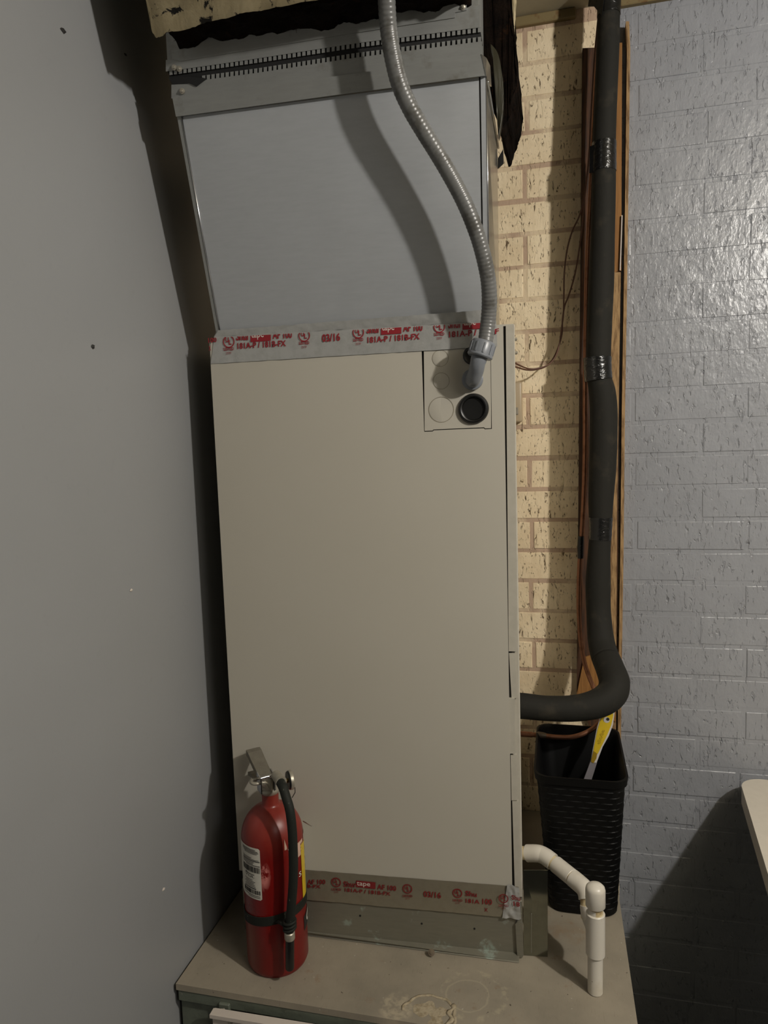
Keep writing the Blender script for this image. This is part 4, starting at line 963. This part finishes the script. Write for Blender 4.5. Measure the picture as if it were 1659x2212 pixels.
lb = patch(a_l, a_r, zb, zt, .0005, M_WHITE, 'white_label', ex, 20, lambda s: (zb+(.003 if s > .97 else 0), zt-(.003 if s > .97 else 0)), 'white inspection label with barcodes')
Hh = zt-zb
def bar(f0, f1, z0, z1, mat=M_INK, n_='label_bar'):
    return (a_l+(a_r-a_l)*f0, a_l+(a_r-a_l)*f1, zb+Hh*z0, zb+Hh*z1)
bm = bmesh.new()
def addp(bm, a0, a1, z0, z1, off=.0009):
    n_ = max(1, int(abs(a1-a0)/.08)); pv = None
    for i in range(n_+1):
        a = a0+(a1-a0)*i/n_; c_ = [bm.verts.new(Vector((EX+(ER+off)*math.cos(a), EY+(ER+off)*math.sin(a), LZ+z))) for z in (z0, z1)]
        if pv: bm.faces.new((pv[0], c_[0], c_[1], pv[1]))
        pv = c_
rnd = random.Random(5)
for (zc, hgt, f0, f1) in ((.955, .012, .3, .85), (.93, .012, .3, .93), (.905, .012, .35, .95), (.88, .010, .4, .9), (.79, .010, .3, .7), (.765, .010, .3, .95), (.74, .016, .3, .98), (.71, .012, .3, .78), (.68, .012, .3, .75), (.655, .012, .45, .98), (.47, .012, .4, .78), (.36, .010, .35, .7), (.33, .010, .4, .8), (.30, .010, .35, .75), (.27, .010, .4, .78), (.24, .010, .35, .8), (.205, .018, .35, .82), (.07, .010, .3, .95), (.04, .010, .5, .95)):
    addp(bm, *bar(f0, f1, zc-hgt/2, zc+hgt/2))
obj('lettering', bm, M_INK, lb, kind='stuff'); bm = bmesh.new()
for (z0, z1) in ((.52, .63), (.10, .18)):
    f = .28
    while f < .96:
        wd = rnd.uniform(.008, .035); addp(bm, *bar(f, min(f+wd, .97), z0, z1)); f += wd+rnd.uniform(.006, .02)
def curved_text(bm, s, a0, a1, z0, z1, off=.0010, vertical=False):
    t = text_bm(s, .01)
    x0 = min(v.co.x for v in t.verts); x1 = max(v.co.x for v in t.verts); y0 = min(v.co.y for v in t.verts); y1 = max(v.co.y for v in t.verts)
    for v in t.verts:
        fx = (v.co.x-x0)/(x1-x0); fy = (v.co.y-y0)/max(y1-y0, 1e-6)
        if vertical: fx, fy = fy, 1-fx
        a = a0+(a1-a0)*fx; v.co = Vector((EX+(ER+off)*math.cos(a), EY+(ER+off)*math.sin(a), LZ+z0+(z1-z0)*fy))
    tmp = bpy.data.meshes.new('x'); t.to_mesh(tmp); t.free(); bm.from_mesh(tmp); bpy.data.meshes.remove(tmp)
obj('barcode', bm, M_INK, lb, kind='stuff'); bm = bmesh.new()
A_ = bar(.40, .50, .42, .50); curved_text(bm, 'O', *A_); A_ = bar(.54, .78, .41, .45); curved_text(bm, 'UL', *A_)
obj('logo', bm, M_INK, lb)
# front label: cream upper part with small print, yellow side strip, black lower corner
aL, zA = ang(611, 1765); aR = math.radians(4)
zl0 = ang(650, 1862)[1]; zl1 = ang(645, 1752)[1]
fl_ = patch(aL, aR, zl0, zl1, .0005, simple('pink_paper', rgb(206, 170, 150), .6, nz=.2), 'front_label', ex, 26, lambda s: (zl0+.015+.05*max(0, 1-s*3)**1.2, min(zl1+.002*math.sin(s*30), hs-.003)), 'worn pinkish instruction label')
bm = bmesh.new(); rnd = random.Random(9); aT = ang(647, 1790)[0]
zz = hs-.012
while zz > zl0+.02:
    f = aT-.02
    while f < aR-.02:
        wd = rnd.uniform(.03, .10); addp(bm, f, min(f+wd, aR-.01), zz, zz+.0028, .0009); f += wd+.03
    zz -= .0065
obj('lettering', bm, simple('brown_ink', rgb(120, 66, 52), .6), fl_, kind='stuff')
ay0 = ang(651, 1880)[0]; ay1 = ay0+.55; zy0 = ang(652, 1955)[1]; zy1 = ang(651, 1822)[1]
ys = patch(ay0, ay0+.36, zy0, zy1, .0009, M_YEL, 'yellow_strip', ex, 8, None, 'yellow label strip')
patch(ay0+.30, ay0+1.4, zy0+.01, zy1+.012, .0007, M_WHITE, 'white_strip', ex, 10)
bm = bmesh.new(); zq = zy0+.05
M_OR = simple('orange_ink', rgb(150, 84, 34), .6)
for k in range(4):
    bm = bmesh.new(); curved_text(bm, 'CAED'[k], ay0+.38, ay0+.60, zq+k*.02, zq+k*.02+.014, .0014, True); obj('lettering', bm, M_OR, ys)
patch(ay0, ay0+1.3, ang(655, 2012)[1], ang(652, 1978)[1], .0007, M_INK, 'black_label_corner', ex, 10, lambda s: (ang(655, 2014)[1]+.0*s+.02*s, ang(652, 1985)[1]+.012*s))
bm = bmesh.new(); z_ = ang(656, 1996)[1]; curved_text(bm, 'G', ay0+.18, ay0+.75, z_-.006, z_+.016, .0013); obj('lettering', bm, M_WHITE, ex, label='white letter on the black label corner')
bm = bmesh.new(); z_ = ang(650, 1890)[1]; curved_text(bm, 'S', ay0-.18, ay0-.05, z_, z_+.010, .0012); obj('lettering', bm, M_WHITE, ex, label='small white mark')
# neck, valve, handles
zv = LZ+hn
vx = EX; vy = EY
obj('valve_collar', lathe([(0, -.001), (.0150, -.001), (.0175, .002), (.0190, .006), (.0190, .009), (.0165, .013), (.0150, .020), (0, .020)], Matrix.Translation((vx, vy, zv)), 32), M_STEEL, ex, smooth=35)
obj('valve_body', bev(box(vx-.0125, vx+.0125, vy-.020, vy+.012, zv+.012, zv+.038), .003, 2), M_STEEL, ex, smooth=40)
# lower carrying handle and upper lever, both run back and to the left over the wall side
hd = Vector((-.58, .62, 0)).normalized()
def hp(px, py, y): return atY(px, py, y)
hx = Vector((hd.y, -hd.x, 0))                       # sideways
base = Vector((vx+.003, vy-.018, 0))
def lever(name, prof_, half, thick, mat):
    """prof_: (along, height) centre line; an inverted channel"""
    bm = bmesh.new(); cols = []
    for (s, h, hw) in prof_:  # along, height, half width
        c_ = base+hd*s+Vector((0, 0, h)); cols.append([bm.verts.new(c_-hx*hw+Vector((0, 0, -thick))), bm.verts.new(c_-hx*hw), bm.verts.new(c_+hx*hw), bm.verts.new(c_+hx*hw+Vector((0, 0, -thick)))])
    for a_, b_ in zip(cols, cols[1:]):
        for k in range(3): bm.faces.new((a_[k], b_[k], b_[k+1], a_[k+1]))
    bm.faces.new(cols[-1]); bmesh.ops.solidify(bm, geom=bm.faces[:], thickness=.0016)
    return obj(name, bev(bm, .0005), mat, ex)
lever('lever', [(.0, zv+.040, .0125), (.02, zv+.047, .0130), (.045, zv+.057, .0135), (.064, zv+.066, .0140), (.074, zv+.068, .0140), (.084, zv+.064, .0115)], 0, .012, M_STEEL)
obj('lever_pin', tube([base+hx*-.0135+Vector((0, 0, zv+.042))-hd*.004, base+hx*.0135+Vector((0, 0, zv+.042))-hd*.004], .0032, 14), M_CHROME, ex, smooth=40)
for s_ in (-1, 1):
    obj('lever_bracket', bev(prism([base+hx*(.0125*s_)+Vector((0, 0, zv+h_))+hd*a_ for a_, h_ in ((-.006, .042), (.014, .048), (.016, .012), (-.006, .012))], hx*.002*s_), .0005), M_CHROME, ex)
lever('carry_handle', [(.008, zv+.014, .010), (.03, zv+.022, .011), (.06, zv+.024, .011), (.085, zv+.018, .010)], 0, .007, M_STEEL)
# ring lug at the left
rc = atY(554, 1688, EY-.02)
bm = bmesh.new(); pts = []
for k in range(23):
    a = math.radians(20+330*k/22); pts.append(rc+Vector((.0100*math.cos(a), .0095*math.sin(a), .0)))
add_tube(bm, pts+[rc+Vector((.020, -.001, 0)), rc+Vector((.0235, .001, -.003)), rc+Vector((.0255, .003, -.010)), rc+Vector((.027, .006, -.018))], .0033, 10)
bmesh.ops.remove_doubles(bm, verts=bm.verts, dist=1e-6)
obj('ring_lug', bm, M_STEEL, ex, smooth=True)
obj('lug_strap', bev(prism([rc+Vector(v) for v in ((.009, -.006, .001), (.021, -.005, .001), (.025, -.001, -.012), (.025, .010, -.012), (.021, .008, .001), (.009, .008, .001))], Vector((0, 0, -.003))), .0006), M_STEEL, ex)
# pressure gauge facing right
gp = atY(617, 1687, EY-.004); gd = Vector((.80, .60, .0)).normalized()
obj('gauge', lathe([(0, .006), (.0165, .006), (.0180, .007), (.0180, .012), (.0165, .0135), (0, .014)], axisM(gp, gd), 30), M_STEEL, ex, smooth=35)
obj('gauge_back', lathe([(0, .0035), (.0160, .0035), (.0175, .0058), (.0175, .0066), (0, .0066)], axisM(gp, gd), 30), M_BLACK, ex, smooth=35)
obj('gauge_stem', lathe([(0, -.004), (.004, -.004), (.004, .006), (0, .006)], axisM(gp, gd), 14), M_BRASS, ex, smooth=35)
g1_ = atY(637, 1701, EY+.01); obj('seal_wire', tube([g1_, g1_+Vector((.0, 0, -.01)), atY(631, 1723, EY+.01)], .0008, 6), M_BLACK, ex)
obj('safety_pin', tube([atY(655, 1774, EY+.02), atY(673, 1784, EY+.0)], .0011, 8), M_STEEL, ex, smooth=True)
# hose
HYo = EY-ER-.0095
hpts = [(603, 1683, EY-.030), (607, 1692, EY-.042), (612, 1703, EY-.053), (618, 1722, EY-.060), (626, 1750, HYo+.002), (631, 1790, HYo), (633, 1830, HYo), (634, 1870, HYo), (633, 1910, HYo), (630, 1950, HYo), (627, 1990, HYo), (625, 2012, HYo)]
hp3 = [Vector(atY(*v)) for v in spline(hpts, 6)]
rr2 = [.0085]*len(hp3)
obj('hose', tube(hp3, rr2, 20), M_RUB, ex, smooth=True)
fit0 = atY(596, 1674, EY-.018); fit1 = atY(610, 1692, EY-.044)
obj('hose_fitting', tube([fit0, fit0.lerp(fit1, .85)], [.0095, .0105], 16), M_STEEL, ex, smooth=40)
n0 = atY(625.5, 2012, HYo); n1 = atY(626, 2028, HYo); n2 = atY(626, 2093, HYo)
obj('nozzle_ring', tube([n0, n0.lerp(n1, .12), n0.lerp(n1, .88), n1], [.0085, .0098, .0098, .009], 22), M_STEEL, ex, smooth=35)
obj('nozzle', tube([n1, n1.lerp(n2, .97), n2], [.0082, .0080, .0070], 20), M_BLACK, ex, smooth=35)
# strap round cylinder with hose loop
bm = bmesh.new()
zS = ang(590, 1990)[1]
def zstrap(a): return zS+.006*math.cos(a+math.radians(10))*1.0+(.010*math.sin((a+math.pi/2))*0)
pv = None; K = 72
for k in range(K+1):
    a = 2*math.pi*k/K; z_ = LZ+zS+.010*math.cos(a)-.001; c_ = []
    for (o_, dz) in ((.0006, -.009), (.0020, -.0085), (.0020, .0085), (.0006, .009)):
        c_.append(bm.verts.new(Vector((EX+(ER+o_)*math.cos(a), EY+(ER+o_)*math.sin(a), z_+dz))))
    if pv:
        for i in range(3): bm.faces.new((pv[i], c_[i], c_[i+1], pv[i+1]))
    pv = c_
obj('strap', bm, M_RUB, ex, smooth=40)
bm = bmesh.new()
for py in (1990, 1998, 2005):
    c_ = atY(626, py, HYo); pts = []
    for k in range(25): a = 2*math.pi*k/24; pts.append(c_+Vector((.0105*math.cos(a), .0105*math.sin(a), .0022*math.cos(a))))
    add_tube(bm, pts, .0026, 8, False)
add_tube(bm, [atY(600, 1990, HYo+.006), atY(612, 1996, HYo-.001), atY(618, 2003, HYo-.004)], [.003, .004, .003], 8)
obj('strap_loop', bm, M_RUB, ex, smooth=True)
print('bricks', nb)
